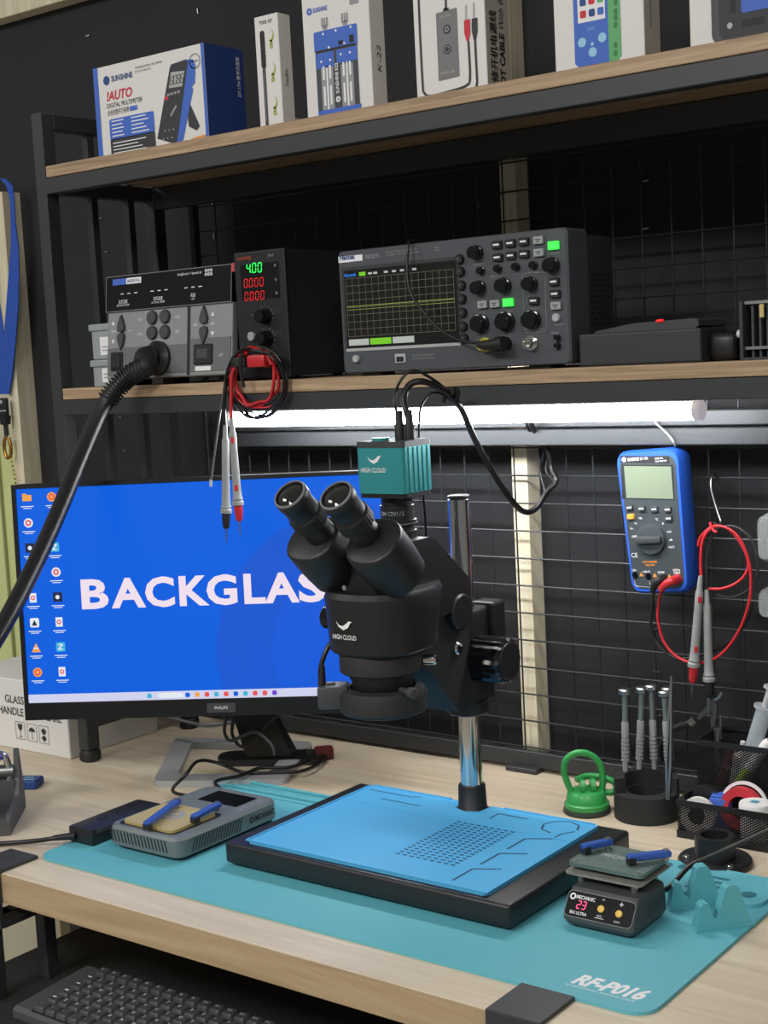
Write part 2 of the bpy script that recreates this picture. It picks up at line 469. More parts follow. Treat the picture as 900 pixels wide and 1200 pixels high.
emis('scr_white', (238, 222, 236)); emis('scr_bar', (205, 208, 236)); emis('scr_orange', (240, 160, 70)); emis('scr_red', (225, 80, 80))
emis('scr_dark', (20, 30, 60)); emis('scr_teal', (60, 175, 215)); emis('scr_purple', (110, 60, 200)); emis('scr_ring', (0, 84, 208)); emis('scr_pale', (225, 232, 240))
hs = obj('housing', G(MM).prism(rr(2 * W2 + .012, 2 * H2 + .030, .003, 3, 0, -.009), -.032, -.0015).prism(rr(.30, .22, .02, 4, 0, -.01), -.055, -.03), 'bezel', mon)
# bezel as a frame proud of the screen
b = G(MM)
b.box(-W2 - .006, W2 + .006, H2, H2 + .006, -.002, .003, .0006, 1)
b.box(-W2 - .006, -W2, -H2, H2, -.002, .003, .0006, 1); b.box(W2, W2 + .006, -H2, H2, -.002, .003, .0006, 1)
b.box(-W2 - .006, W2 + .006, -H2 - .024, -H2, -.002, .003, .0006, 1)
obj('bezel', b, 'bezel', mon)
scr = obj('screen', G(MM).rect(-W2, -H2, W2, H2, 0), 'screen_blue', mon)
def clipdisc(cu, cv, r, w):
    P = [(max(-W2, min(W2, cu + r * math.cos(2 * math.pi * i / 96))), max(-H2 + .0115, min(H2, cv + r * math.sin(2 * math.pi * i / 96)))) for i in range(96)]
    return G(MM).poly(P, w)
obj('wallpaper_arc', clipdisc(.20, -.09, .195, .0001), 'scr_ring', scr, flat=True)
obj('wallpaper_arc', clipdisc(.20, -.09, .118, .0002), emis('scr_ring_inner', (0, 87, 216)), scr, flat=True)
def scr_uv(px_, py_):
    n = (MM.to_3x3() @ Vector((0, 0, 1))); d = pt(px_, py_, 'y', 1.0) - CAM
    q = MM.inverted() @ (CAM + d * ((MC - CAM).dot(n) / d.dot(n))); return q.x, q.y
gl = G(MM)
for ch, a_, b_ in (('B', 95, 127), ('A', 130, 170.5), ('C', 170, 204.5), ('K', 210, 245), ('G', 242, 278), ('L', 286, 311), ('A', 310, 351), ('S', 350, 381), ('S', 384, 415)):
    ua = scr_uv(a_, 693)[0]; ub = scr_uv(b_, 693)[0]
    gl.text(ch, ua, -.0185, .0395, .0005, 'l', ub - ua, .034)
obj('lettering', gl, 'scr_white', scr, flat=True)
obj('taskbar', G(MM).rect(-W2, -H2, W2, -H2 + .0115, .0003), 'scr_bar', scr, flat=True)
ICM = ['scr_pale', 'scr_orange', 'scr_red', 'scr_dark', 'scr_teal', 'screen_blue', 'scr_purple']
def icon(u, v, kind, r=.0065):
    g = G(MM)
    def c(m): g.cur = ICM.index(m); return g
    c('scr_pale').rect(u - .009, v - .0125, u + .009, v - .0113, .0006).rect(u - .006, v - .0150, u + .006, v - .0140, .0006)
    if kind == 'folder': c('scr_orange').rect(u - r, v - r * .7, u + r, v + r * .6).rect(u - r, v + r * .6, u - .1 * r, v + r * .9)
    elif kind == 'round': c('scr_pale').disc(u, v, r); c('scr_red').ring(u, v, r * .3, r * .65, .0007)
    elif kind == 'dark': c('scr_dark').rect(u - r, v - r, u + r, v + r); c('scr_pale').disc(u, v, r * .45, .0007)
    elif kind == 'doc': c('scr_pale').rect(u - r * .75, v - r, u + r * .75, v + r); c('scr_red').ring(u, v, r * .25, r * .5, .0007)
    elif kind == 'app': c('scr_pale').poly(rr(2 * r, 2 * r, r * .35, 3, u, v)); c('scr_dark').poly([(u - r * .6, v - r * .6), (u, v + r * .6), (u + r * .6, v - r * .6)], .0007)
    elif kind == 'cone': c('scr_orange').poly([(u - r, v - r), (u + r, v - r), (u, v + r)]); c('scr_pale').rect(u - r * .5, v - .3 * r, u + r * .5, v, .0007)
    elif kind == 'teal': c('scr_teal').poly(rr(2 * r, 2 * r, r * .3, 3, u, v)); c('scr_pale').line([(u - r * .5, v + r * .5), (u + r * .5, v + r * .5), (u - r * .5, v - r * .5), (u + r * .5, v - r * .5)], r * .25, .0007)
    elif kind == 'ball': c('scr_orange').disc(u, v, r); c('scr_red').ring(u, v, r * .4, r * .7, .0007)
    obj('desktop_icon', g, ICM, scr, flat=True)
col1 = ['folder', 'round', 'dark', None, 'doc', 'app', 'cone', 'ball']
col2 = ['ball', None, 'teal', 'round', 'dark', 'doc', 'teal', 'doc']
for j in range(8):
    v = H2 - .0125 - j * .0345
    if col1[j]: icon(-W2 + .015, v, col1[j])
    if col2[j]: icon(-W2 + .050, v, col2[j])
icon(W2 - .017, H2 - .012, 'doc'); icon(W2 - .017, H2 - .047, 'app')
for j, m in enumerate(['scr_teal', None, None, None, 'screen_blue', 'scr_orange', 'scr_red', 'scr_teal', 'scr_red', 'screen_blue', 'scr_teal', 'scr_red', 'scr_red', 'scr_purple']):
    if m: obj('taskbar_icon', G(MM).poly(rr(.0065, .0065, .002, 2, -.092 + j * .0134, -H2 + .0058), .0007), m, scr, flat=True)
obj('search_field', G(MM).poly(rr(.036, .007, .003, 3, -.062, -H2 + .0058), .0006), 'scr_pale', scr, flat=True)
obj('brand_plate', G(MM).poly(rr(.040, .013, .001, 2, .008, -H2 - .0125), .0034), 'dark_grey', mon, flat=True)
obj('brand_lettering', G(MM).text('PHILIPS', .008, -H2 - .0145, .0042, .0037, 'c'), 'print_white', mon, flat=True)
# stand: dark hinged neck and an open silver trapezoid foot
def dq(u, v, z=.75): return pt(u, v, 'z', z)
fo = [dq(180, 923), dq(334, 921), dq(368, 876), dq(206, 870)]
cen = sum(fo, Vector()) / 4
def corner_round(P, r, n=5):
    out = []
    for i in range(len(P)):
        a, b, c = P[i - 1], P[i], P[(i + 1) % len(P)]
        d0 = (a - b).normalized(); d1 = (c - b).normalized()
        p0, p1 = b + d0 * r, b + d1 * r
        for k in range(n + 1):
            t = k / n; out.append(p0 * (1 - t) ** 2 + b * 2 * t * (1 - t) + p1 * t * t)
    return out
outer = corner_round(fo, .016); inner = corner_round([cen + (p - cen) * .70 for p in fo], .012)
n = len(outer); vs = []; fs = []
for z, sc in ((0, 1), (.005, 1), (.009, .985)):
    vs += [Vector((p.x, p.y, .7502 + z)) for p in outer]; vs += [Vector((p.x, p.y, .7502 + z)) for p in inner]
for L in range(2):
    for i in range(n):
        j = (i + 1) % n; a = L * 2 * n; b_ = (L + 1) * 2 * n
        fs.append((a + i, a + j, b_ + j, b_ + i)); fs.append((a + n + i, b_ + n + i, b_ + n + j, a + n + j))
for i in range(n):
    j = (i + 1) % n; a = 4 * n
    fs.append((a + i, a + j, a + n + j, a + n + i)); fs.append((i, n + i, n + j, j))
g = G(); g.add(vs, fs)
mat('silver', (172, 174, 176), .4, .2)
obj('stand_foot', g, 'silver', mon, 40)
nb = Vector((-1.378, 1.505, .7595)); back = Vector((-math.sin(MYAW), math.cos(MYAW), 0)); uu = Vector((math.cos(MYAW), math.sin(MYAW), 0))
nt_ = MC + back * .05 + Vector((0, 0, -.07))
rings = []
for t, wdt, d in ((0, .034, .02), (.25, .030, .016), (.6, .026, .012), (1, .030, .012)):
    c = nb.lerp(nt_, t)
    rings.append([c + uu * a * wdt + back * b2 * d for a, b2 in ((-1, -1), (1, -1), (1, 1), (-1, 1))])
obj('stand_neck', G().loft(rings), 'bezel', mon)
obj('neck_base', G(TP(nb.x, nb.y, .7502) @ RZ(MYAW)).prism(rr(.16, .05, .02, 5), 0, .010), 'bezel', mon, 40)
# ================================================================== teal desk mat
MX0, MX1, MY0, MY1 = -1.362, -.548, 1.0555, 1.405
dmat = thing('desk_mat', 'large teal silicone repair mat printed RF-P016 lying on the desk', 'mat', (-.95, 1.2, .75))
obj('mat_sheet', G(TP((MX0 + MX1) / 2, (MY0 + MY1) / 2, 0)).prism(rr(MX1 - MX0, MY1 - MY0, .022, 6), .7502, .7535), 'teal_mat', dmat)
g = G(TP(0, 0, .7536))
g.text('RF-P016', -.638, 1.080, .0205, 0, 'l', .070, .045, None, .18)
obj('lettering', g, 'print_white', dmat, flat=True)
obj('small_print', G(TP(0, 0, .7536)).text('SCIENTIFIC REPAIR MAT', -.640, 1.0735, .0028, 0, 'l', .070), 'print_white', dmat, flat=True)
# raised rims of the storage area along the back of the mat
def rim(P, w=.0035, h=.004, closed=False, m='teal_mat', name='raised_rim', z=.7535):
    g = G(); Q = P + [P[0]] if closed else P
    for a, b in zip(Q[:-1], Q[1:]):
        a = Vector((*a, 0)); b = Vector((*b, 0)); L = (b - a).length
        g.box(-w / 2, L + w / 2, -w / 2, w / 2, z, z + h, .0008, 1, Matrix.Translation(a) @ RZ(math.atan2(b.y - a.y, b.x - a.x)))
    return obj(name, g, m, dmat)
rim([(MX0 + .012, MY1 - .006), (MX1 - .012, MY1 - .006)])
rim([(MX0 + .015, MY1 - .03), (-1.17, MY1 - .03), (-1.16, MY1 - .02)])
rim([(MX0 + .015, MY1 - .042), (-1.165, MY1 - .042)], .002, .002)
tp = obj('raised_tray', G(TP(-.632, 1.358, 0)).prism(rr(.150, .076, .018, 6), .7535, .7575), 'teal_mat', dmat)
g = G(TP(0, 0, .7577))
for (x, y) in ((-.69, 1.382), (-.668, 1.386), (-.578, 1.345)):
    g.disc(x, y, .0085, 0, 16)
for i in range(4):
    g.poly(rr(.036, .006, .003, 3, -.628, 1.335 + i * .0125), 0)
obj('slots', g, 'teal_groove', tp, flat=True)

# ================================================================== two teal holders on the mat
def holder(label, a, b, hook):
    a = Vector((*a, .7538)); b = Vector((*b, .7538)); L = (b - a).length
    ang = math.atan2(b.y - a.y, b.x - a.x)
    t = thing('screen_holder', label, 'holder', a, ang, 'teal silicone holders')
    M = Matrix.Translation(a) @ RZ(ang) @ Matrix(((1, 0, 0, 0), (0, 0, -1, 0), (0, 1, 0, 0), (0, 0, 0, 1)))
    P = [(0, 0), (.005, .024), (.008, .0275), (.012, .0275), (.0145, .024), (.0165, .013), (.022, .009), (.0245, .022), (.030, .040), (.033, .0425), (.040, .0425), (.043, .040), (.056, 0)]
    k = L / .056
    obj('holder_body', G(M).prism([(u * k, v * 1.0) for u, v in P], -.006, .006), 'teal_silicone', t)
    obj('foot_plate', G(M).prism([(-.001, 0), (L + .001, 0), (L - .001, .003), (.001, .003)], -.008, .008), 'teal_silicone', t)
holder('teal silicone holder nearest the screw flange', (-.638, 1.280), (-.598, 1.320), 0)
holder('teal silicone holder nearest the mat\'s right edge', (-.592, 1.243), (-.552, 1.287), 0)

# ================================================================== trinocular microscope
AX, AY = -.942, 1.215
PX, PYY = -.942, 1.38
mic = thing('microscope', 'black trinocular stereo microscope on a chrome pole with a teal camera', 'microscope', (-.937, 1.27, .754))
base = obj('base_plate', G().box(-1.132, -.743, 1.145, 1.402, .757, .782, .004, 3), 'black_plastic', mic, 40)
for x in (-1.11, -.765):
    for y in (1.168, 1.38):
        obj('rubber_foot', G().cyl((x, y, .7536), (x, y, .758), .010, n=14), 'rubber', base)
obj('pole', G().cyl((PX, PYY, .782), (PX, PYY, 1.160), .0132, n=28, bev=.001), 'chrome', mic, 40)
obj('pole_cap', G().cyl((PX, PYY, 1.160), (PX, PYY, 1.164), .0135, n=28, bev=.001), 'black_plastic', mic, 40)
obj('pole_collar', G().ax((PX, PYY, .782), (PX, PYY, 1), [(.019, 0), (.019, .002), (.0175, .004), (.0165, .030), (.0155, .032)], 28), 'black_plastic', mic, 40)
# focus carrier on the pole
MX_ = Matrix(((0, 0, 1, 0), (1, 0, 0, 0), (0, 1, 0, 0), (0, 0, 0, 1)))
fc = obj('focus_carrier', G().box(-.966, -.920, 1.354, 1.410, .915, 1.030, .006, 3), 'black_plastic', mic, 40)
obj('pole_clamp', G().cyl((PX, PYY, .902), (PX, PYY, .918), .026, n=24, bev=.002), 'black_plastic', fc, 40)
obj('rack_slide', G().box(-.965, -.919, 1.335, 1.356, .925, 1.045, .003), 'black_plastic', fc)
obj('rear_block', G().box(-.944, -.912, 1.398, 1.426, .985, 1.034, .004), 'black_plastic', fc)
obj('arm', G().prism([(1.232, .985), (1.262, .985), (1.325, .918), (1.350, .918), (1.350, 1.046), (1.30, 1.05), (1.232, 1.03)], -.967, -.917, MX_), 'black_matte', mic)
obj('arm_pivot', G().cyl((-.975, 1.325, 1.036), (-.905, 1.325, 1.036), .021, n=28, bev=.002), 'black_plastic', mic, 40)
for sgn in (1, -1):
    x0 = PX + sgn * .012; x1 = PX + sgn * .066; p0 = Vector((x0, 1.372, .972)); p1 = Vector((x1, 1.372, .972))
    kb = obj('focus_knob', G().ax(p0, p1, [(.012, 0), (.022, .006), (.0272, .010), (.0272, .050), (.0250, .054)], 36, .07), 'black_gloss', mic, 25)
    obj('knob_cap', G().cyl(p1 - Vector((sgn * .001, 0, 0)), p1 + Vector((sgn * .0015, 0, 0)), .0225, n=28, bev=.001), 'black_plastic', kb, 40)
obj('thumb_screw', G().cyl((-.935, 1.322, .994), (-.916, 1.322, .994), .0032, n=12).cyl((-.918, 1.322, .994), (-.910, 1.322, .994), .0078, n=20, bev=.002), 'chrome', mic, 40)
# optical body
bd = G()
def oval(cx, cy, rx, ryf, ryb, z, n=36):
    o = []
    for i in range(n):
        a = 2 * math.pi * i / n; c, s = math.cos(a), math.sin(a)
        e = .82
        o.append((cx + rx * math.copysign(abs(c) ** e, c), cy + (ryb if s > 0 else ryf) * math.copysign(abs(s) ** e, s), z))
    return o
bd.loft([oval(AX, AY, .050, .048, .066, 1.012), oval(AX, AY, .053, .051, .069, 1.015), oval(AX, AY, .055, .053, .078, 1.055), oval(AX, AY, .057, .054, .083, 1.074), oval(AX, AY, .054, .05, .08, 1.080)])
bd.prism([(1.185, 1.06), (1.185, 1.128), (1.268, 1.130), (1.280, 1.126), (1.345, 1.072), (1.345, 1.045), (1.24, 1.03)], -.976, -.908, MX_)
body = obj('optical_body', bd, 'black_plastic', mic, 35)
obj('zoom_ring', G().ax((AX, AY, .988), (AX, AY, 2), [(.044, 0), (.0465, .002), (.0465, .022), (.044, .026)], 40), 'black_matte', mic, 40)
obj('objective', G().ax((AX, AY, .958), (AX, AY, 2), [(.030, 0), (.033, .004), (.034, .02), (.040, .032)], 40), 'black_plastic', mic, 40)
for sgn in (-1,):
    obj('zoom_knob', G().cyl((AX + sgn * .05, AY - .012, 1.045), (AX + sgn * .066, AY - .012, 1.045), .0135, n=24, bev=.002, flute=.04), 'black_gloss', mic, 25)
obj('set_screw', G().cyl((AX + .042, AY + .02, .9995), (AX + .056, AY + .026, .9995), .0058, n=16, bev=.0015), 'chrome', mic, 40)
# eyepiece pair
a45 = Vector((0, math.sin(math.radians(45)), -math.cos(math.radians(45)))); s45 = Vector((0, .7071, .7071))
for sgn in (-1, 1):
    E0 = Vector((AX + sgn * .031, 1.114, 1.193))
    hc = E0 + a45 * .069 + Vector((sgn * .010, 0, 0)) - s45 * .006
    hs_ = G()
    # prism housing: rounded drum along the eyepiece axis
    ux = Vector((1, 0, 0)); rings = []
    for d, kx in ((.0, .90), (.0012, .965), (.003, .993), (.005, 1), (.030, 1.0), (.062, .93)):
        rg = []
        for i in range(32):
            a = 2 * math.pi * i / 32; c, s = math.cos(a), math.sin(a)
            rg.append(hc + a45 * (d - .002) + ux * (.0315 * kx * math.copysign(abs(c) ** .85, c)) + s45 * (.031 * kx * math.copysign(abs(s) ** .85, s)))
        rings.append(rg)
    hs_.loft(rings)
    ho = obj('prism_housing', hs_, 'black_plastic', mic, 40)
    obj('eye_tube', G().cyl(E0 + a45 * .045, E0 + a45 * .073, .0148, .0175, n=28), 'black_plastic', ho, 40)
    ep = obj('eyepiece', G().ax(E0, E0 + a45, [(.0164, .004), (.0168, 0), (.0185, 0), (.0192, .0015), (.0192, .010), (.0178, .012), (.0178, .030), (.0172, .0305)], 36), 'black_plastic', mic, 40)
    obj('diopter_ring', G().ax(E0 + a45 * .0300, E0 + a45, [(.0185, 0), (.0200, .002), (.0200, .016), (.0185, .018)], 56, .03), 'rubber', ep, 25)
    obj('rim', G().ax(E0, E0 + a45, [(.0166, -.0010), (.0182, -.0010), (.0190, .0004), (.0166, .0004), (.0166, -.0010)], 36), 'mid_grey', ep, 40)
    obj('lens', G().ax(E0 + a45 * -.0002, E0 + a45, [(0, -.0030), (.004, -.0027), (.008, -.0018), (.012, -.0003), (.0168, .0024), (.0168, .003)], 36), mat('lens_glass', (26, 24, 23), .05, coat=1.), ep, 60)
obj('bridge_screw', G(FR(AX - .004, 1.163, 1.088)).disc(0, 0, .0028, .001), 'mid_grey', mic, flat=True)
# printed mark on the body: a curved feather over the name
def feather(g, u, v, k, w):
    P = [(-.9, .55), (-.62, .05), (-.1, -.25), (.45, .0), (.75, .45), (.95, .55), (.55, .6), (.25, .35), (-.15, .12), (-.55, .2)]
    g.poly([(u + x * k, v + y * k) for x, y in P], w)
def on_curve(g, yfun):
    """wrap flat print onto the rounded front of the body"""
    return g
bodyM = FR(AX - .016, AY - .0525, 1.036) @ RY(math.radians(-12))
g = G(FR(AX - .006, AY - .0535, 1.032))
feather(g, 0, .013, .012, .001); g.text('HIGH CLOUD', 0, 0, .0052, .001, 'c', .032, .01)
obj('lettering', g, 'print_white', mic, flat=True)
# trinocular port and camera
TYY = 1.258
tb = obj('trinocular_tube', G().ax((AX, TYY, 1.12), (AX, TYY, 2), [(.020, 0), (.021, .004), (.021, .018), (.0185, .0185), (.0185, .026), (.0215, .0265), (.0215, .030), (.0190, .0305), (.0190, .046), (.0175, .0465), (.0175, .058)], 32), 'black_plastic', mic, 30)
obj('clamp_ring', G().ax((AX, TYY, 1.1455), (AX, TYY, 2), [(.0186, 0), (.0222, 0), (.0222, .0015), (.0186, .0015), (.0186, 0)], 32), 'steel', tb, 30)
gm = G()
for ch, i in zip('SZM CTV1/2', range(10)):
    a = math.radians(-118 + i * 9.2)
    if ch != ' ': gm.text(ch, 0, 0, .0045, 0, 'c', None, .01, Matrix.Translation((AX + .0192 * math.cos(a), TYY + .0192 * math.sin(a), 1.156)) @ RZ(a + math.pi / 2) @ FR(0, 0, 0))
obj('lettering', gm, 'print_grey', tb, flat=True)
camr = obj('camera_housing', G(TP(AX, TYY - .001, 0)).prism(rr(.064, .056, .006, 2), 1.1815, 1.232), 'camera_teal', mic, 20)
obj('bottom_plate', G(TP(AX, TYY - .001, 0)).prism(rr(.062, .054, .006, 2), 1.1765, 1.1815), 'black_plastic', camr)
tpp = obj('top_plate', G(TP(AX, TYY - .001, 0)).prism(rr(.065, .057, .006, 2), 1.232, 1.2385), 'dark_grey', camr)
g = G()
for i in range(5): g.box(AX + .0318, AX + .0332, TYY - .018 + i * .0085, TYY - .0125 + i * .0085, 1.1825, 1.2315)
obj('cooling_rib', g, 'camera_teal', camr)
g = G(FR(AX - .006, TYY - .0291, 1.203)); feather(g, 0, .014, .0105, .0003); g.text('HIGH CLOUD', -.002, .002, .0052, .0003, 'c', .034, .01)
obj('lettering', g, 'print_white', camr, flat=True)
obj('port', G().cyl((AX - .012, TYY - .008, 1.2385), (AX - .012, TYY - .008, 1.2415), .010, n=20), 'camera_teal', camr, 40)
# ring light
rl = obj('ring_light', G().ax((AX, AY, .943), (AX, AY, 2), [(.036, .0), (.046, .0), (.049, .003), (.049, .020), (.046, .026), (.037, .028), (.036, .025), (.036, .0)], 48), 'black_matte', mic, 35)
obj('led_band', G().ax((AX, AY, .9425), (AX, AY, 2), [(.0365, 0), (.0445, 0), (.0445, .0006), (.0365, .0006), (.0365, 0)], 40), 'print_white', rl)
for a in (-20, 100, 220):
    d = Vector((math.cos(math.radians(a)), math.sin(math.radians(a)), 0)); c0 = Vector((AX, AY, .972))
    obj('thumb_screw', G().cyl(c0 + d * .036, c0 + d * .058, .0032, n=10).cyl(c0 + d * .052, c0 + d * .062, .006, n=14, bev=.001), 'dark_grey', rl, 40)
obj('control_box', G(Matrix.Translation((AX - .042, AY - .030, .962)) @ RZ(math.radians(35))).box(-.020, .014, -.014, .014, -.013, .013, .003), 'dark_grey', rl, 40)
cb = Vector((AX - .052, AY - .042, .975))
obj('cable', G().tube([cb, cb + Vector((0, 0, .02)), cb + Vector((.006, .012, .045)), cb + Vector((.018, .04, .065)), cb + Vector((.03, .09, .06)), cb + Vector((.05, .13, 0))], .0028, 8), 'black_cable', rl, 60)
obj('strain_relief', G().cyl(cb, cb + Vector((.001, .001, .022)), .0046, .0034, n=10), 'rubber', rl, 40)

# ================================================================== blue work mat lying on the microscope base
bm_ = thing('work_mat', 'bright blue silicone mat on the microscope base plate', 'mat', (-.94, 1.27, .7822))
out = [(-1.106, 1.160), (-1.100, 1.154), (-.781, 1.154), (-.775, 1.160), (-.775, 1.386), (-.781, 1.392), (-.922, 1.392), (-.925, 1.368), (-.942, 1.361), (-.959, 1.368), (-.962, 1.392), (-1.100, 1.392), (-1.106, 1.386)]
obj('mat_sheet', G().prism(out, .7822, .7852), 'blue_mat', bm_)
def groove(P, w=.0028, name='groove', m='blue_groove'):
    g = G(TP(0, 0, .7853)).line(P, w, 0)
    return g
def groove1(P, w=.0026): obj('groove', G(TP(0, 0, .7853)).line(P, w, 0), 'blue_groove', bm_, flat=True)
for x, y in ((-.815, 1.168), (-.815, 1.221), (-.815, 1.275)): groove1([(x - .012, y), (x - .012, y + .038), (x + .015, y + .052)], .003)
groove1([(-.80, 1.326), (-.80, 1.345), (-.79, 1.36)]); groove1(circ(.022, 8, -.812, 1.365)[:7])
groove1([(-1.095, 1.375), (-1.03, 1.375), (-1.02, 1.382)]); groove1([(-1.06, 1.352), (-1.0, 1.352)]); groove1([(-.90, 1.352), (-.90, 1.372), (-.86, 1.372)])
g = G(TP(0, 0, .7853))
for i in range(9):
    for j in range(17):
        x = -.925 + i * .0092; y = 1.205 + j * .0075
        g.rect(x - .0029, y - .0017, x + .0029, y + .0017, 0)
ph = obj('parts_grid', g, 'blue_groove', bm_, flat=True); ph['kind'] = 'stuff'
g = G()
g.box(-1.098, -.783, 1.3275, 1.3305, .785, .7858)
for (x0, x1, y0, y1) in ((-1.106, -.775, 1.154, 1.1565), (-1.106, -1.1035, 1.157, 1.388), (-.7775, -.775, 1.157, 1.388), (-1.10, -.98, 1.3895, 1.392), (-.904, -.782, 1.3895, 1.392)): g.box(x0, x1, y0, y1, .785, .7866)
obj('raised_rim', g, 'blue_mat', bm_)

# ================================================================== small preheating station on the left of the mat
ph = thing('preheating_station', 'grey preheating station with dark screen and gold hot plate', 'hot plate', (-1.243, 1.208, .7537))
cx, cy = -1.243, 1.209; w_, d_ = .122, .178
g = G(TP(cx, cy, 0))
g.loft([[(x, y, .757) for x, y in rr(w_ - .008, d_ - .008, .012, 5)], [(x, y, .760) for x, y in rr(w_, d_, .014, 5)], [(x, y, .779) for x, y in rr(w_, d_, .014, 5)], [(x, y, .783) for x, y in rr(w_ - .006, d_ - .006, .012, 5)]])
pb = obj('case', g, 'gunmetal', ph, 35)
obj('foot_pad', G(TP(cx, cy, 0)).prism(rr(w_ - .014, d_ - .014, .012, 5), .7537, .757), 'rubber', ph)
obj('screen', G(TP(cx + .004, 1.264, .7832)).poly(rr(.068, .040, .002, 3), 0), 'black_gloss', ph, flat=True)
obj('recess', G(TP(cx - .004, 1.172, .7832)).poly(rr(.098, .088, .010, 4), 0), 'black_plastic', ph, flat=True)
gp = obj('hot_plate', G(TP(cx - .004, 1.171, 0)).prism(rr(.088, .078, .009, 4), .7832, .7865), 'gold', ph, 30)
obj('plate_emblem', G(TP(cx - .004, 1.175, .7867)).ring(0, 0, .010, .0165, 0).disc(0, 0, .006, 0), 'print_grey', gp, flat=True)
g = G(TP(cx, cy, .7833))
for i in range(4): g.ring(.048, .03 + i * .012, .0025, .0035, 0, 12)
obj('touch_buttons', g, 'light_grey', ph, flat=True)
g = G(FR(cx, cy - d_ / 2 - .0002, .771))
for i in range(17): g.poly([(-.052 + i * .0058, -.007), (-.050 + i * .0058, -.007), (-.0535 + i * .0058 + .000, .007), (-.0555 + i * .0058, .007)], .0002)
obj('front_vents', g, 'black_plastic', ph, flat=True)
g = G(RT(cx + w_ / 2 + .0002, cy, .770))
for i in range(18): g.poly([(-.068 + i * .0048, -.008), (-.0662 + i * .0048, -.008), (-.0605 + i * .0048, .008), (-.0623 + i * .0048, .008)], .0002)
obj('side_vents', g, 'black_plastic', ph, flat=True)
obj('lettering', G(RT(cx + w_ / 2 + .0002, cy + .034, .7665)).text('MECHANIC', .009, 0, .0072, .0003, 'l', .036, .02).ring(.003, .0035, .0022, .0042, .0003, 14), 'print_black', ph, flat=True)
def bar_clamp(name, parent, p, ang, L, z):
    M = TP(p[0], p[1], z) @ RZ(ang)
    o = obj(name, G(M).box(-L / 2, L / 2, -.0045, .0045, .004, .0105, .0012, 1), 'clamp_blue', parent)
    obj('pad', G(M).box(-L / 2, -L / 2 + .008, -.005, .005, 0, .008, .0008, 1), 'black_plastic', o)
    obj('pivot_screw', G(M).cyl((L / 2 - .005, 0, 0), (L / 2 - .005, 0, .0118), .0032, n=10), 'steel', o)
for (ua, va, ub, vb_) in ((171, 966, 209, 938), (226, 958, 257, 942)):
    qa, qb = pt(ua, va, 'z', .794), pt(ub, vb_, 'z', .794)
    bar_clamp('clamp_arm', ph, ((qa.x + qb.x) / 2, (qa.y + qb.y) / 2), math.atan2(qb.y - qa.y, qb.x - qa.x), (qb - qa).length, .7865)

# ================================================================== small hot plate with display on the right
rp = thing('preheater', 'dark grey mini preheater showing 23 with yellow buttons', 'hot plate', (-.668, 1.225, .7537))
x0, x1, y0, y1 = -.709, -.628, 1.187, 1.264
mat('case_grey', (70, 72, 74), .55, bump=.15, bscale=1800)
MXp = Matrix(((0, 0, 1, 0), (1, 0, 0, 0), (0, 1, 0, 0), (0, 0, 0, 1)))
cs = obj('case', G().loft([[(x, y, .757) for x, y in rr(.074, .070, .006, 3, -.6685, 1.2245)], [(x, y, .762) for x, y in rr(.080, .077, .007, 3, -.6685, 1.2245)], [(x, y, .767) for x, y in rr(.080, .077, .007, 3, -.6685, 1.2245)], [(x, y, .789) for x, y in rr(.076, .060, .006, 3, -.6685, 1.232)], [(x, y, .791) for x, y in rr(.072, .056, .005, 3, -.6685, 1.232)]]), 'case_grey', rp, 30)
for dx in (-.028, .028):
    for dy in (-.024, .024): obj('foot', G().cyl((-.6685 + dx, 1.2245 + dy, .7537), (-.6685 + dx, 1.2245 + dy, .758), .006, n=12), 'rubber', rp)
# sloped panel
pl0 = Vector((-.6685, 1.1860, .7670)); pl1 = Vector((-.6685, 1.2015, .789)); vv = (pl1 - pl0).normalized(); ww = Vector((1, 0, 0)).cross(vv)
PM = Matrix(((1, vv.x, ww.x, pl0.x), (0, vv.y, ww.y, pl0.y), (0, vv.z, ww.z, pl0.z), (0, 0, 0, 1)))
obj('panel_edge', G(PM).poly(rr(.0755, .0265, .005, 4, 0, .0125), .0003), 'mid_grey', rp, flat=True)
pn = obj('panel', G(PM).poly(rr(.074, .025, .0045, 4, 0, .0125), .0006), 'black_gloss', rp, flat=True)
obj('lettering', G(PM).ring(-.0315, .0195, .0018, .0034, .0009, 14).text('MECHANIC', -.0275, .0180, .0038, .0009, 'l', .021, .02).text('IRX ULTRA', -.031, .0025, .003, .0009, 'l', .019, .02).rect(.001, .0215, .0035, .0222, .0009)
    .rect(.020, .0205, .0245, .0213, .0009).rect(.02185, .0187, .02265, .0231, .0009).text('TEMP-', -.0015, .0045, .0018, .0009, 'l').text('TEMP+', .018, .0025, .0018, .0009, 'l').rect(-.003, .003, .007, .0035, .0009), 'print_white', pn, flat=True)
SEG = {'0': 'abcdef', '1': 'bc', '2': 'abged', '3': 'abgcd', '4': 'fgbc', '5': 'afgcd', '6': 'afgedc', '7': 'abc', '8': 'abcdefg', '9': 'abcdfg', '-': 'g'}
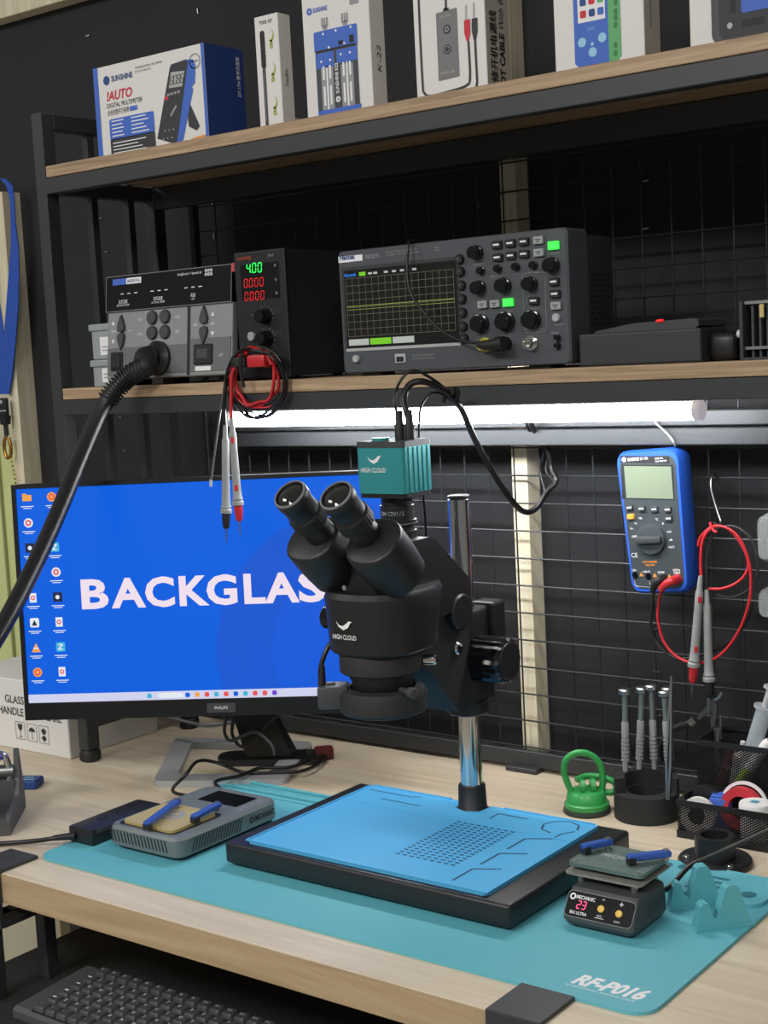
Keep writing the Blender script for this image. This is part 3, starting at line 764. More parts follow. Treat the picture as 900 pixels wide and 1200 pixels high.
def seven(g, s, u, v, h, w, t=.12, pitch=.75, sl=.1):
    """seven segment digits"""
    for ch in s:
        if ch == '.':
            g.disc(u - .17 * h, v + t * h * .5, t * h * .6, w, 8); continue
        W = .5 * h
        def P(a, b): return (u + a + sl * b, v + b)
        sg = {'a': (P(0, h), P(W, h)), 'b': (P(W, h), P(W, h / 2)), 'c': (P(W, h / 2), P(W, 0)), 'd': (P(0, 0), P(W, 0)), 'e': (P(0, 0), P(0, h / 2)), 'f': (P(0, h / 2), P(0, h)), 'g': (P(0, h / 2), P(W, h / 2))}
        for k in SEG[ch]:
            a, b = Vector(sg[k][0]), Vector(sg[k][1]); d = (b - a) * .1
            g.line([a + d, b - d], t * h, w)
        u += pitch * h
    return g
obj('display', seven(G(PM), '23', -.025, .0085, .0075, .0010), 'led_pink', pn, flat=True)
for u, v in ((.002, .0125), (.022, .0115)):
    obj('button', G(PM).lathe([(.0036, .0006), (.0036, .0020), (.003, .0024)], 18, TP(u, v, 0)), 'btn_yellow', rp, 40)
g = G(RT(-.6292, 1.232, .767))
for i in range(6): g.poly([(-.014 + i * .0068, 0), (-.0125 + i * .0068, 0), (-.0110 + i * .0068, .016), (-.0125 + i * .0068, .016)], .0012)
obj('side_vents', g, 'black_plastic', rp, flat=True)
for dx in (-.030, .030):
    for dy in (-.020, .022): obj('standoff', G().cyl((-.6735 + dx, 1.24 + dy, .790), (-.6735 + dx, 1.24 + dy, .800), .004, n=10), 'steel', rp)
mat('plate_grey', (140, 138, 132), .45, .2, var=.1, vscale=60)
mat('plate_green', (100, 120, 114), .4, .3, var=.12, vscale=80)
obj('lower_plate', G(TP(-.6745, 1.244, 0)).prism(rr(.086, .070, .006, 4), .7998, .8018), 'plate_grey', rp, 30)
up = obj('upper_plate', G(TP(-.6745, 1.247, 0)).prism(rr(.084, .064, .006, 4), .8065, .8105), 'plate_green', rp, 30)
obj('plate_spacer', G(TP(-.6745, 1.247, 0)).prism(rr(.05, .04, .004, 3), .8018, .8065), 'black_plastic', rp)
obj('lettering', G(TP(0, 0, .8107)).text('MECHANIC', -.672, 1.246, .008, 0, 'c', .046, .02), 'light_grey', up, flat=True)
for dx in (-.036, .036):
    for dy in (-.027, .027): obj('corner_screw', G().cyl((-.6745 + dx, 1.247 + dy, .8105), (-.6745 + dx, 1.247 + dy, .8115), .003, n=10), 'steel', up)
bar_clamp('clamp_arm', rp, (-.704, 1.256), math.radians(62), .036, .8105)
bar_clamp('clamp_arm', rp, (-.643, 1.252), math.radians(48), .046, .8105)
# ================================================================== lower shelf: soldering station
LZ = 1.3080
YS = 1.385
ss = thing('soldering_station', 'grey soldering station with a black display panel and thick hose', 'soldering station', (-1.415, 1.45, LZ))
sx0, sx1 = -1.538, -1.296
def ssY(z): return 1.386 + (z - 1.315) * .11     # front leans back a little
MXs = Matrix(((0, 0, 1, 0), (1, 0, 0, 0), (0, 1, 0, 0), (0, 0, 0, 1)))
obj('case', G().prism([(ssY(1.317) + .006, 1.317), (1.57, 1.317), (1.57, 1.452), (ssY(1.457) + .010, 1.456), (ssY(1.452) + .006, 1.452)], sx0 + .003, sx1 - .001, MXs), 'black_plastic', ss)
for x in (sx0 + .03, sx0 + .105, sx1 - .03): obj('foot', G().box(x - .012, x + .012, 1.40, 1.43, LZ, 1.318, .001, 1), 'rubber', ss)
# local frame of the leaning front: u from left, v up along the face
fz0 = 1.317; fv = Vector((0, .11, 1)).normalized(); fw = Vector((1, 0, 0)).cross(fv)
SM = Matrix(((1, fv.x, fw.x, sx0), (0, fv.y, fw.y, ssY(fz0)), (0, fv.z, fw.z, fz0), (0, 0, 0, 1)))
Wd = sx1 - sx0
fg = obj('front_panel', G(SM).box(0, Wd, .0, .098, -.008, .004, .002, 2), mat('station_grey', (138, 141, 144), .5, bump=.08, bscale=2500), ss)
obj('lower_band', G(SM).prism([(.002, .006), (.160, .006), (.160, .044), (.002, .044)], .0038, .0052), mat('station_dark', (104, 107, 110), .5), ss)
obj('lower_band', G(SM).prism([(.166, .006), (Wd - .002, .006), (Wd - .002, .050), (.166, .050)], .0038, .0052), 'station_dark', ss)
obj('seam', G(SM).rect(.160, .002, .1645, .097, .0054), 'print_black', ss, flat=True)
dp = obj('display_panel', G(SM).prism(rr(Wd + .002, .050, .003, 3, Wd / 2, .120), -.006, .007), 'black_gloss', ss)
obj('display_edge', G(SM).line([(0, .0955), (Wd, .0955), (Wd, .1445), (0, .1445), (0, .0955)], .001, .0072), 'mid_grey', dp, flat=True)
obj('brand_plate', G(SM).poly(rr(.028, .0085, .001, 2, .027, .1365), .0073), 'print_blue', dp, flat=True)
obj('model_plate', G(SM).poly(rr(.030, .0085, .001, 2, .056, .1365), .0073), 'print_white', dp, flat=True)
obj('lettering', G(SM).text('862DW Pro', .0435, .1345, .004, .0075, 'l', .025, .02), 'print_navy', dp, flat=True)
for u, cu, en, cn, wc in ((.030, .035, 'SETTING TEMP', '设定温度', .018), (.090, .105, 'ACTUAL TEMP', '实际温度', .018), (.155, .172, 'AIR', '风量', .009)):
    for i in range(3): obj('display_dash', G(SM).rect(u + i * .0135, .1185, u + .0065 + i * .0135, .1197, .0073), 'print_white', dp, flat=True)
    obj('lettering', G(SM).text(en, cu, .102, .0028, .0073, 'c', .026 if len(en) > 3 else None).text(cn, cu, .1062, .0042, .0073, 'c', wc), 'print_white', dp, flat=True)
g = G(SM).text('Straight pin + Special air', .142, .1365, .0035, .0073, 'l', .046)
for i in range(3):
    for j in range(2): g.ring(.1955 + i * .005, .1345 + j * .005, .0010, .0022, .0073, 8)
obj('lettering', g, 'print_white', dp, flat=True)
obj('red_tag', G(SM).box(Wd - .001, Wd + .006, .134, .146, -.02, .0075, .001, 1), mat('tag_red', (190, 70, 85), .6), ss)
def dropbtn(u, v, up_, h=.027, w=.016):
    s = 1 if up_ else -1
    P = [(u, v + s * h * .5), (u + w * .28, v + s * h * .2), (u + w * .5, v - s * h * .2), (u + w * .42, v - s * h * .42), (u, v - s * h * .5), (u - w * .42, v - s * h * .42), (u - w * .5, v - s * h * .2), (u - w * .28, v + s * h * .2)]
    obj('arrow_button', G(SM).prism(P if up_ else P[::-1], .003, .008, None, .85), 'dark_grey', ss)
dropbtn(.030, .078, 1); dropbtn(.030, .0525, 0); dropbtn(.191, .081, 1); dropbtn(.191, .0535, 0)
obj('button_frame', G(SM).line([(.078, .044 + .008), (.130, .044 + .008), (.130, .092), (.078, .092), (.078, .052)], .0009, .0042), 'light_grey', ss, flat=True)
for u in (.092, .117):
    for v in (.083, .062): obj('round_button', G(SM).lathe([(.0098, .003), (.0098, .0065), (.0085, .0085)], 20, TP(u, v, 0)), 'dark_grey', ss, 40)
g = G(SM)
for (u, v, t) in ((.067, .080, 'CH1'), (.067, .060, 'CH3'), (.140, .080, 'CH2'), (.140, .060, 'SET'), (.046, .066, '+/-'), (.012, .066, 'TEMP'), (.174, .067, 'AIR'), (.206, .067, 'AIR')): g.text(t, u, v, .0036, .0043, 'c')
for (u, v, s) in ((.012, .077, 1), (.012, .056, -1), (.206, .079, 1), (.206, .058, -1)): g.poly([(u - .003, v), (u + .003, v), (u, v + s * .006)][::s], .0043)
g.text('UT', .2235, .024, .004, .0056, 'c'); g.rect(.176, .0065, .205, .0125, .0056)
obj('lettering', g, 'print_white', ss, flat=True)
pw = obj('power_switch', G(SM).box(.010, .034, .012, .038, .004, .0075, .001, 1), 'print_black', ss)
obj('rocker', G(SM).box(.013, .031, .015, .035, .0065, .0105, .0015, 1), 'black_plastic', pw)
so = obj('tool_socket', G(SM).box(.174, .208, .015, .042, .004, .0085, .0015, 1), 'print_black', ss)
obj('socket_face', G(SM).box(.181, .201, .022, .036, .0075, .0095, .001, 1), 'dark_grey', so)
ha = SM @ Vector((.105, .026, .004)); hb = SM @ Vector((.105, .026, .014))
obj('hose_collar', G().ax(ha, hb, [(.024, 0), (.024, .006), (.019, .010), (.017, .014)], 28), 'black_plastic', ss, 40)
# hose: leaves the socket, hangs in front of the monitor and runs out to the left towards the viewer
hp = [hb, hb + Vector((-.004, -.012, 0)), pt(172, 429, 'y', 1.348), pt(152, 440, 'y', 1.336), pt(134, 458, 'y', 1.322), pt(117, 484, 'y', 1.302), pt(97, 530, 'y', 1.265), pt(72, 592, 'y', 1.21), pt(44, 655, 'y', 1.15), pt(10, 722, 'y', 1.08), pt(-28, 785, 'y', 1.02), pt(-72, 850, 'y', .97), Vector((-1.53, .97, .875)), Vector((-1.60, .985, .825)), Vector((-1.66, 1.03, .800)), Vector((-1.74, 1.11, .7725)), Vector((-1.80, 1.20, .7625))]
obj('hose', G().tube(hp, lambda t: .0112, 14, 8), 'black_cable', ss, 60)
obj('hot_air_handle', G().ax(hp[-2] + Vector((0, 0, .006)), hp[-1] + (hp[-1] - hp[-2]) * .5 + Vector((0, 0, .012)), [(.012, 0), (.017, .02), (.018, .09), (.015, .11), (.010, .115), (.010, .15)], 20), 'black_plastic', ss, 40)
hh = catmull(hp, 8)
g = G()
for i in range(15):
    f = 18 + i * 1.25 ; k0 = int(f); fr = f - k0
    p = hh[k0].lerp(hh[k0 + 1], fr); d = (hh[k0 + 1] - hh[k0]).normalized()
    g.cyl(p - d * .0013, p + d * .0013, .0150, n=16, bev=.0008)
obj('hose_spring', g, 'rubber', ss)
obj('hose_boot', G().tube([hp[0], hp[1], hp[2], hp[3]], lambda t: .0170 - .004 * t, 16, 8), 'rubber', ss, 60)

# ================================================================== two clear plastic boxes beside it
for i, (z0, z1, lb) in enumerate(((LZ, 1.3465, 'clear plastic parts box directly on the shelf, lower of two'), (1.3470, 1.398, 'clear plastic parts box with paper label, stacked on top'))):
    t = thing('parts_box', lb, 'box', (-1.567, 1.43, z0), 0, 'clear parts boxes')
    obj('box_body', G().box(-1.592 + i * .002, -1.542, 1.405, 1.475, z0, z1 - .010, .002), 'clear_milky', t)
    obj('lid', G().box(-1.595 + i * .002, -1.540, 1.402, 1.478, z1 - .010, z1, .002), 'clear_milky', t)
    obj('paper_label', G(FR(-1.572, 1.4045, z0 + .006)).rect(0, 0, .028, .020 + i * .006, .0003), 'print_white', t, flat=True)
    obj('label_print', G(FR(-1.572, 1.4042, z0 + .006)).rect(.004, .006, .022, .0075, .0004).rect(.004, .011, .016, .0125, .0004), 'print_grey', t, flat=True)
    obj('contents', G().box(-1.586, -1.548, 1.412, 1.468, z0 + .003, z0 + .014, .003), mat('parts_tan', (150, 140, 100), .7, var=.4, vscale=120), t)

# ================================================================== DC power supply
ps = thing('power_supply', 'slim black bench power supply showing 4.00 in green', 'power supply', (-1.237, 1.48, LZ))
obj('case', G().box(-1.279, -1.196, 1.388, 1.585, 1.312, 1.4725, .002), mat('psu_black', (38, 42, 46), .45), ps)
for x in (-1.27, -1.21):
    for y in (1.40, 1.56): obj('foot', G().box(x, x + .008, y, y + .012, LZ, 1.3125), 'rubber', ps)
pf = obj('front_panel', G().box(-1.281, -1.194, 1.3835, 1.389, 1.311, 1.4735, .0015), 'black_plastic', ps)
obj('display_window', G(FR(-1.2375, 1.3834, 1.4345)).poly(rr(.066, .046, .002, 2), .0002), 'black_gloss', pf, flat=True)
PF = FR(-1.281, 1.3832, 1.311)
obj('display', seven(G(PF), '4.00', .022, .1355, .0115, .0005, .11, .85), 'led_green', pf, flat=True)
obj('display', seven(seven(G(PF), '0.000', .016, .1175, .0105, .0005, .09, .88), '0.000', .016, .1005, .0105, .0005, .09, .88), 'led_red', pf, flat=True)
obj('brand_lettering', G(PF).text('WANPTEK', .006, .1525, .0042, .0005, 'l', .026, .02), mat('brand_orange', (165, 70, 50), .5), pf, flat=True)
obj('lettering', G(PF).text('3010', .060, .153, .0035, .0005, 'l').text('VOLTAGE', .026, .080, .002, .0005, 'l').text('CURRENT', .026, .055, .002, .0005, 'l').ring(.071, .142, .001, .0018, .0005, 10).ring(.071, .124, .001, .0018, .0005, 10).ring(.071, .107, .001, .0018, .0005, 10), 'print_grey', pf, flat=True)
for v in (.0785, .0505):
    c0 = PF @ Vector((.050, v, 0)); kn = obj('knob', G().ax(c0, c0 + Vector((0, -1, 0)), [(.0105, 0), (.0100, .004), (.0085, .014), (.0075, .0155)], 30, .05), 'black_gloss', ps, 25)
    g = G(PF)
    for a in range(-40, 221, 26): g.line([(.050 + .0125 * math.cos(math.radians(a)), v + .0125 * math.sin(math.radians(a))), (.050 + .0145 * math.cos(math.radians(a)), v + .0145 * math.sin(math.radians(a)))], .0006, .0004)
    obj('scale_ticks', g, 'print_grey', kn, flat=True)
obj('output_button', G(PF).lathe([(.0060, 0), (.0060, .003), (.005, .004)], 18, TP(.0245, .054, 0)), 'btn_grey', ps, 40)
for u, m in ((.030, 'rubber'), (.058, 'red_wire')):
    c0 = PF @ Vector((u, .020, 0)); obj('terminal', G().cyl(c0, c0 + Vector((0, -.016, 0)), .0068, n=16, bev=.001), m, ps, 40)

# coil of red and black leads hanging from its terminals
def coil(root, name, c, rx, rz, turns, m, r, yj, ph0=0., seedk=0):
    rnd = random.Random(seedk); P = []
    N = int(turns * 14)
    for i in range(N + 1):
        a = ph0 + 2 * math.pi * i / 14; k = 1 + rnd.uniform(-.07, .07)
        P.append((c[0] + rx * k * math.cos(a), c[1] + yj * (i / N - .5) + rnd.uniform(-.002, .002), c[2] + rz * k * math.sin(a)))
    return obj(name, G().tube(P, r, 6, 4), m, root, 60)
ld = thing('test_leads', 'coil of red and black test leads hanging from the power supply', 'test leads', (-1.23, 1.358, 1.30))
coil(ld, 'red_lead', (-1.233, 1.357, 1.314), .037, .036, 2.2, 'red_wire', .0023, .008, .4, 1)
coil(ld, 'red_lead', (-1.229, 1.360, 1.309), .045, .038, 1.6, 'red_wire', .0014, .010, 1.0, 5)
coil(ld, 'black_lead', (-1.228, 1.354, 1.306), .048, .043, 2.4, 'black_cable', .0019, .012, .9, 2)
coil(ld, 'black_lead', (-1.231, 1.362, 1.303), .047, .040, 1.5, mat('grey_wire', (92, 90, 88), .4), .0011, .008, 2.2, 3)
obj('red_plug', G().cyl((-1.223, 1.366, 1.331), (-1.223, 1.347, 1.333), .0058, n=14).box(-1.236, -1.206, 1.346, 1.356, 1.325, 1.341, .003, 2), 'red_wire', ld, 40)
obj('black_plug', G().cyl((-1.251, 1.366, 1.331), (-1.251, 1.347, 1.333), .0058, n=14).box(-1.265, -1.240, 1.347, 1.357, 1.326, 1.340, .003, 2), 'rubber', ld, 40)
obj('cable_tie', G().tube([(-1.243, 1.348, 1.345), (-1.246, 1.345, 1.325), (-1.243, 1.347, 1.300)], .0022, 6), 'black_cable', ld, 60)
def probe(root, p_top, p_bot, tipm, marks=True):
    """grey probe pen from the cable end to the tip guard, then the coloured nose and steel tip"""
    a, b = Vector(p_top), Vector(p_bot); d = (b - a).normalized(); L = (b - a).length
    pb_ = obj('probe', G().ax(a, b, [(.0026, 0), (.0032, .006), (.0034, .016), (.0048, .020), (.0050, L * .45), (.0055, L * .8), (.0062, L - .010), (.0072, L - .008), (.0062, L - .006), (.0078, L - .004), (.0078, L)], 18), 'grey_probe', root, 30)
    obj('nose', G().ax(b, b + d, [(.0056, 0), (.0056, .006), (.0046, .018), (.0028, .021)], 16), tipm, pb_, 40)
    obj('tip', G().ax(b + d * .020, b + d * 2, [(.0011, 0), (.0011, .012), (.0005, .020)], 8), 'steel', pb_, 40)
    if marks:
        g = G(); sd = -fwd - d * (-fwd).dot(d); sd.normalize()
        for t in (.25, .80):
            g.box(-.0022, .0022, -.004, .004, -.0005, .0008, .0006, 1, Matrix.Translation(a + d * L * t + sd * .0052) @ Matrix.Rotation(0, 4, 'X') @ (sd.to_track_quat('Z', 'Y').to_matrix().to_4x4()))
        obj('finger_marks', g, tipm, pb_)
    return a
probe(ld, pt(264, 498, 'y', 1.352), pt(265, 601, 'y', 1.352), 'rubber', False)
probe(ld, pt(271, 490, 'y', 1.345), pt(279, 592, 'y', 1.345), 'red_wire')
obj('black_lead', G().tube([pt(264, 500, 'y', 1.352), pt(263, 470, 'y', 1.352), pt(268, 440, 'y', 1.352), pt(285, 418, 'y', 1.355)], .0022, 8), 'black_cable', ld, 60)
obj('red_lead', G().tube([pt(271, 491, 'y', 1.345), pt(271, 465, 'y', 1.347), pt(273, 435, 'y', 1.350), pt(290, 412, 'y', 1.355)], .0024, 8), 'red_wire', ld, 60)
obj('sensor_wire', G().tube([pt(247, 566, 'y', 1.352), pt(253, 520, 'y', 1.352), pt(260, 470, 'y', 1.352), pt(268, 430, 'y', 1.356), pt(280, 415, 'y', 1.36)], .0014, 6), 'grey_wire', ld, 60)
obj('wire_end', G().cyl(pt(247, 562, 'y', 1.352), pt(247, 570, 'y', 1.352), .002, n=8), 'light_grey', ld)

# ================================================================== oscilloscope
so_ = thing('oscilloscope', 'dark grey digital oscilloscope with a square-grid screen and many knobs', 'oscilloscope', (-.947, 1.44, LZ))
OY = 1.3835
mat('scope_grey', (72, 76, 82), .5, bump=.06, bscale=2500)
mat('scope_dark', (48, 50, 54), .5)
obj('rear_case', G().box(-1.100, -.789, 1.425, 1.496, 1.316, 1.455, .006, 3), 'scope_dark', so_, 40)
bz = obj('front_bezel', G(FR(-.9465, 1.385, 1.3865)).prism(rr(.322, .149, .006, 4), -.042, .0, None), 'scope_grey', so_, 30)
obj('bezel_lip', G(FR(-.9465, 1.385, 1.3865)).prism(rr(.322, .149, .006, 4), 0, .0022, None, .985), 'scope_grey', so_, 30)
for x in (-1.07, -.83): obj('foot', G().box(x - .015, x + .015, 1.39, 1.42, LZ, 1.3165, .001, 1), 'rubber', so_)
FY = 1.385 - .0023
SF = FR(-1.1075, FY, 1.312)           # u 0..0.322, v 0..0.149
def sz(zx, zy):                        # measured spot on the face -> (u, v)
    p = pt(390 + zx / 3.103, 260 + zy / 3.103, 'y', FY); return (p.x + 1.1075, p.z - 1.312)
q4 = [sz(40, 178), sz(447, 140), sz(462, 435), sz(55, 462)]
su0, su1 = (q4[0][0] + q4[3][0]) / 2, (q4[1][0] + q4[2][0]) / 2; sv0, sv1 = (q4[2][1] + q4[3][1]) / 2, (q4[0][1] + q4[1][1]) / 2
obj('screen_frame', G(SF).poly(rr(su1 - su0 + .008, sv1 - sv0 + .008, .002, 3, (su0 + su1) / 2, (sv0 + sv1) / 2), .0003), 'scope_dark', so_, flat=True)
oscr = obj('screen', G(SF).rect(su0, sv0, su1, sv1, .0006), mat('scope_screen', (26, 28, 26), .2), so_, flat=True)
gu0, gu1 = su0 + .003, su1 - .004; gv0, gv1 = sv0 + .014, sv1 - .010
g = G(SF)
for i in range(17): g.rect(gu0 + (gu1 - gu0) * i / 16 - .0002, gv0, gu0 + (gu1 - gu0) * i / 16 + .0002, gv1, .0009)
for i in range(9): g.rect(gu0, gv0 + (gv1 - gv0) * i / 8 - .0002, gu1, gv0 + (gv1 - gv0) * i / 8 + .0002, .0009)
obj('graticule', g, emis('grat', (128, 120, 96), .7), oscr, flat=True)
vm = (gv0 + gv1) / 2
obj('trace', G(SF).rect(gu0, vm + .001, gu1, vm + .0018, .0011).rect(gu0, vm - .003, gu1, vm - .0025, .0011), emis('trace_green', (165, 185, 85), .65), oscr, flat=True)
obj('status_marks', G(SF).text('Hantek', su0 + .001, gv1 + .0025, .0042, .0011, 'l', .019, .02), emis('st_blue', (40, 130, 230), .9), oscr, flat=True)
obj('status_marks', G(SF).rect(su0 + .024, gv1 + .0022, su0 + .034, gv1 + .0068, .0010).rect(su0 + .036, sv0 + .003, su0 + .068, sv0 + .0105, .0010), emis('st_green', (130, 215, 40), .8), oscr, flat=True)
g = G(SF)
g.rect(su0 + .003, sv0 + .003, su0 + .034, sv0 + .0105, .0010).rect(su0 + .070, sv0 + .003, su0 + .102, sv0 + .0105, .0010)
for i, u in enumerate((.038, .046, .062, .074, .086, .104)): g.rect(su0 + u, gv1 + .003, su0 + u + .006, gv1 + .0055, .0010)
obj('status_marks', g, emis('st_white', (190, 195, 190), .8), oscr, flat=True)
obj('reflection_strip', G(SF).rect(su0 - .002, sv0 - .004, su1 + .002, sv0 - .0005, .0006), 'light_grey', so_, flat=True)
obj('brand_plate', G(SF).rect(*sz(22, 150), *sz(108, 118), .0004), 'print_white', so_, flat=True)
u, v = sz(27, 143); obj('brand_lettering', G(SF).text('Hantek', u, v + .001, .0062, .0007, 'l', .024, .03), 'print_navy', so_, flat=True)
g = G(SF); u, v = sz(118, 134); g.text('DSO2D15', u, v, .0045, .0004, 'l', .021, .02)
u, v = sz(195, 120); g.text('DIGITAL STORAGE OSCILLOSCOPE', u, v + .002, .0022, .0004, 'l', .046).text('2CH 150MHz + 1CH WAVEFORM GENERATOR', u, v - .0015, .0022, .0004, 'l', .048)
u, v = sz(370, 103); g.text('1GSa/s', u, v + .002, .0022, .0004, 'l').text('150MHz', u, v - .0015, .0022, .0004, 'l')
u, v = sz(290, 495); g.text('2CH OSCILLOSCOPE INPUT', u, v + .002, .0022, .0004, 'l', .032).text('1CH WAVEFORM OUTPUT', u, v - .002, .0022, .0004, 'l', .032)
for (x, y, t) in ((510, 160, 'INTENSITY'), (583, 152, 'TRIG'), (650, 140, 'AUTO SCALE'), (718, 132, 'CURSOR'), (572, 203, 'VERTICAL'), (700, 190, 'HORIZONTAL'), (790, 120, 'TRIGGER'), (700, 405, 'EXT TRIG/GEN OUT'), (640, 411, 'CH2'), (545, 416, 'CH1'), (808, 378, 'OUTPUT'), (795, 408, 'PROBE'), (530, 335, 'VOLTS'), (630, 328, 'VOLTS'), (722, 320, 'SEC/DIV')):
    u, v = sz(x, y); g.text(t, u, v, .0022, .0004, 'l')
u, v = sz(690, 190); u2, v2 = sz(778, 388); g.line([(u, v), (u2, v), (u2, v2), (u, v2), (u, v)], .0004, .0004)
obj('lettering', g, 'print_grey', so_, flat=True)
def sbtn(x, y, w, h, m, name='key', d=.004):
    u, v = sz(x, y); return obj(name, G(SF).box(u - w / 2, u + w / 2, v - h / 2, v + h / 2, 0, d, .0007, 1), m, so_)
for x, y in ((600, 84), (649, 78), (698, 72), (603, 130), (651, 123), (699, 117), (808, 218), (812, 262), (735, 287)):
    k_ = sbtn(x, y, .0125, .0085, 'black_plastic')
    u, v = sz(x, y); obj('key_print', G(SF).rect(u - .004, v - .0008, u + .004, v + .0012, .0043), 'print_white', k_, flat=True)
for x, y in ((751, 67), (753, 112), (548, 301), (593, 298), (815, 305)):
    k_ = sbtn(x, y, .0125, .0085, 'btn_grey'); u, v = sz(x, y)
    obj('key_print', G(SF).rect(u - .0035, v + .0004, u + .0035, v + .0014, .0043).rect(u - .002, v - .0018, u + .002, v - .0008, .0043), 'print_dark', k_, flat=True)
for x, y in ((806, 86), (641, 293)): sbtn(x, y, .0135, .0092, 'btn_green')
def sknob(x, y, r, h, m='black_gloss'):
    u, v = sz(x, y); c0 = SF @ Vector((u, v, 0))
    return obj('knob', G().ax(c0, c0 + Vector((0, -1, 0)), [(r, 0), (r, h * .3), (r * .85, h * .34), (r * .82, h * .92), (r * .72, h)], 32, .04), m, so_, 25)
for x, y, r in ((525, 112, .0098), (541, 178, .0055), (603, 170, .0055), (668, 163, .0055), (732, 158, .0055), (800, 158, .0105), (535, 240, .0098), (625, 232, .0105), (722, 226, .0098), (540, 370, .0125), (632, 362, .0130), (727, 355, .0125)): sknob(x, y, r * .88, .013 if r > .007 else .007)
for x, y in ((463, 136), (466, 181), (470, 231), (472, 280), (474, 330), (476, 380), (480, 424)):
    u, v = sz(x, y); k_ = obj('soft_key', G(SF).lathe([(.0058, 0), (.0058, .003), (.0048, .0045)], 18, TP(u, v, 0)), 'black_plastic', so_, 40)
    obj('key_print', G(SF).text('F', u, v - .0015, .003, .0048, 'c'), 'print_grey', k_, flat=True)
for x, y, r in ((88, 498, .0048), (815, 348, .0048)):
    u, v = sz(x, y); obj('round_button', G(SF).lathe([(r, 0), (r, .003), (r * .85, .004)], 18, TP(u, v, 0)), 'light_grey', so_, 40)
for x, y, m in ((556, 447, mat('bnc_yellow', (170, 165, 60), .4)), (632, 443, 'chrome'), (724, 440, 'chrome')):
    u, v = sz(x, y); c0 = SF @ Vector((u, v, 0))
    bn = obj('bnc_socket', G().ax(c0, c0 + Vector((0, -1, 0)), [(.0085, 0), (.0085, .002), (.006, .0022), (.006, .012), (.0045, .012), (.0045, .004)], 20), m, so_, 30)
u, v = sz(247, 496); us = obj('usb_port', G(SF).box(u - .008, u + .008, v - .0055, v + .0055, 0, .0015, .0006, 1), 'light_grey', so_)
obj('usb_mouth', G(SF).rect(u - .0055, v - .004, u + .0055, v + .002, .0017), 'print_black', us, flat=True)
u, v = sz(820, 438); obj('ground_terminal', G(SF).line([(u, v - .009), (u, v + .007)], .003, .001).box(u - .003, u + .003, v - .006, v - .001, 0, .006, .0005, 1).box(u - .003, u + .003, v + .003, v + .008, 0, .006, .0005, 1), 'black_gloss', so_)
g = G(RT(-.7888, 1.46, 1.385))
for i in range(6):
    for j in range(10): g.disc(-.020 + i * .0075 + (j % 2) * .0036, -.03 + j * .0062, .0022, .0006, 8)
obj('speaker_holes', g, 'print_black', so_, flat=True)
# probe plugged into channel 2
u, v = sz(632, 443); c0 = SF @ Vector((u, v, .006))
pc = thing('scope_probe', 'black oscilloscope probe cable plugged into the scope and draped over its top', 'cable', c0)
obj('bnc_plug', G().ax(c0 + Vector((0, 0, 0)), c0 + Vector((0, -1, 0)), [(.0088, 0), (.0088, .012), (.007, .014)], 18), 'rubber', pc, 40)
e1 = c0 + Vector((-.004, -.014, 0))
obj('boot', G().tube([e1 + Vector((.012, 0, .001)), e1 + Vector((-.012, -.002, -.0005)), pt(560, 402, 'y', 1.362)], lambda t: .0075 - .0045 * t, 12), 'rubber', pc, 60)
obj('cable', G().tube([pt(562, 402, 'y', 1.362), pt(540, 399, 'y', 1.363), pt(517, 387, 'y', 1.364), pt(495, 364, 'y', 1.366), pt(480, 340, 'y', 1.368), pt(477, 310, 'y', 1.371), pt(479, 285, 'y', 1.376), Vector((-.998, 1.389, 1.4645)), Vector((-.99, 1.43, 1.464)), Vector((-.985, 1.50, 1.45)), Vector((-.98, 1.53, 1.36)), Vector((-.97, 1.53, 1.312))], .0017, 8), 'black_cable', pc, 60)

# ================================================================== right of the scope
t = thing('flat_case', 'flat dark grey instrument case lying right of the oscilloscope', 'case', (-.70, 1.42, LZ))
obj('case_body', G().box(-.777, -.633, 1.385, 1.455, LZ, 1.3435, .0025), 'scope_dark', t)
obj('end_block', G().box(-.633, -.602, 1.40, 1.455, LZ, 1.338, .008, 3), 'black_plastic', t, 40)
t = thing('slim_tablet', 'slim grey gadget with a tiny red light on the flat case', 'gadget', (-.70, 1.43, 1.3437))
obj('body', G().prism([(-.768, 1.3437), (-.648, 1.3437), (-.644, 1.346), (-.644, 1.352), (-.648, 1.354), (-.72, 1.3525), (-.766, 1.346)], -1.475, -1.405, FR(0, 0, 0)), 'dark_grey', t)
obj('indicator', G().cyl((-.692, 1.404, 1.3532), (-.684, 1.404, 1.3536), .0016, n=8), 'led_red', t)
t = thing('cage_frame', 'black metal cage with vertical fins at the right end of the shelf', 'cage', (-.54, 1.42, LZ))
for z in (1.320, 1.366): obj('rail', G().box(-.588, -.49, 1.392, 1.396, z - .0015, z + .0015), 'steel', t)
obj('end_plate', G().box(-.592, -.588, 1.388, 1.44, LZ, 1.3685, .0006, 1), 'black_metal', t)
obj('floor_plate', G().box(-.588, -.49, 1.388, 1.44, LZ, 1.3105), 'black_metal', t)
for i in range(12): obj('fin', G().box(-.582 + i * .008, -.5795 + i * .008, 1.396, 1.436, 1.3105, 1.366), 'dark_grey', t)
obj('latch', G().box(-.571, -.566, 1.3895, 1.392, 1.350, 1.364, .0008, 1), 'gold', t)
obj('knob', G().cyl((-.603, 1.41, 1.335), (-.592, 1.41, 1.335), .0045, n=14, bev=.001), 'white', t, 40)

# ================================================================== upper shelf boxes
UZ = 1.6238
def carton(name, label, x0, x1, y0, y1, z1, m='white_card', side=None):
    t = thing(name, label, 'box', ((x0 + x1) / 2, (y0 + y1) / 2, UZ))
    obj('carton', G().box(x0, x1, y0, y1, UZ, z1, .0008, 1), m, t)
    return t
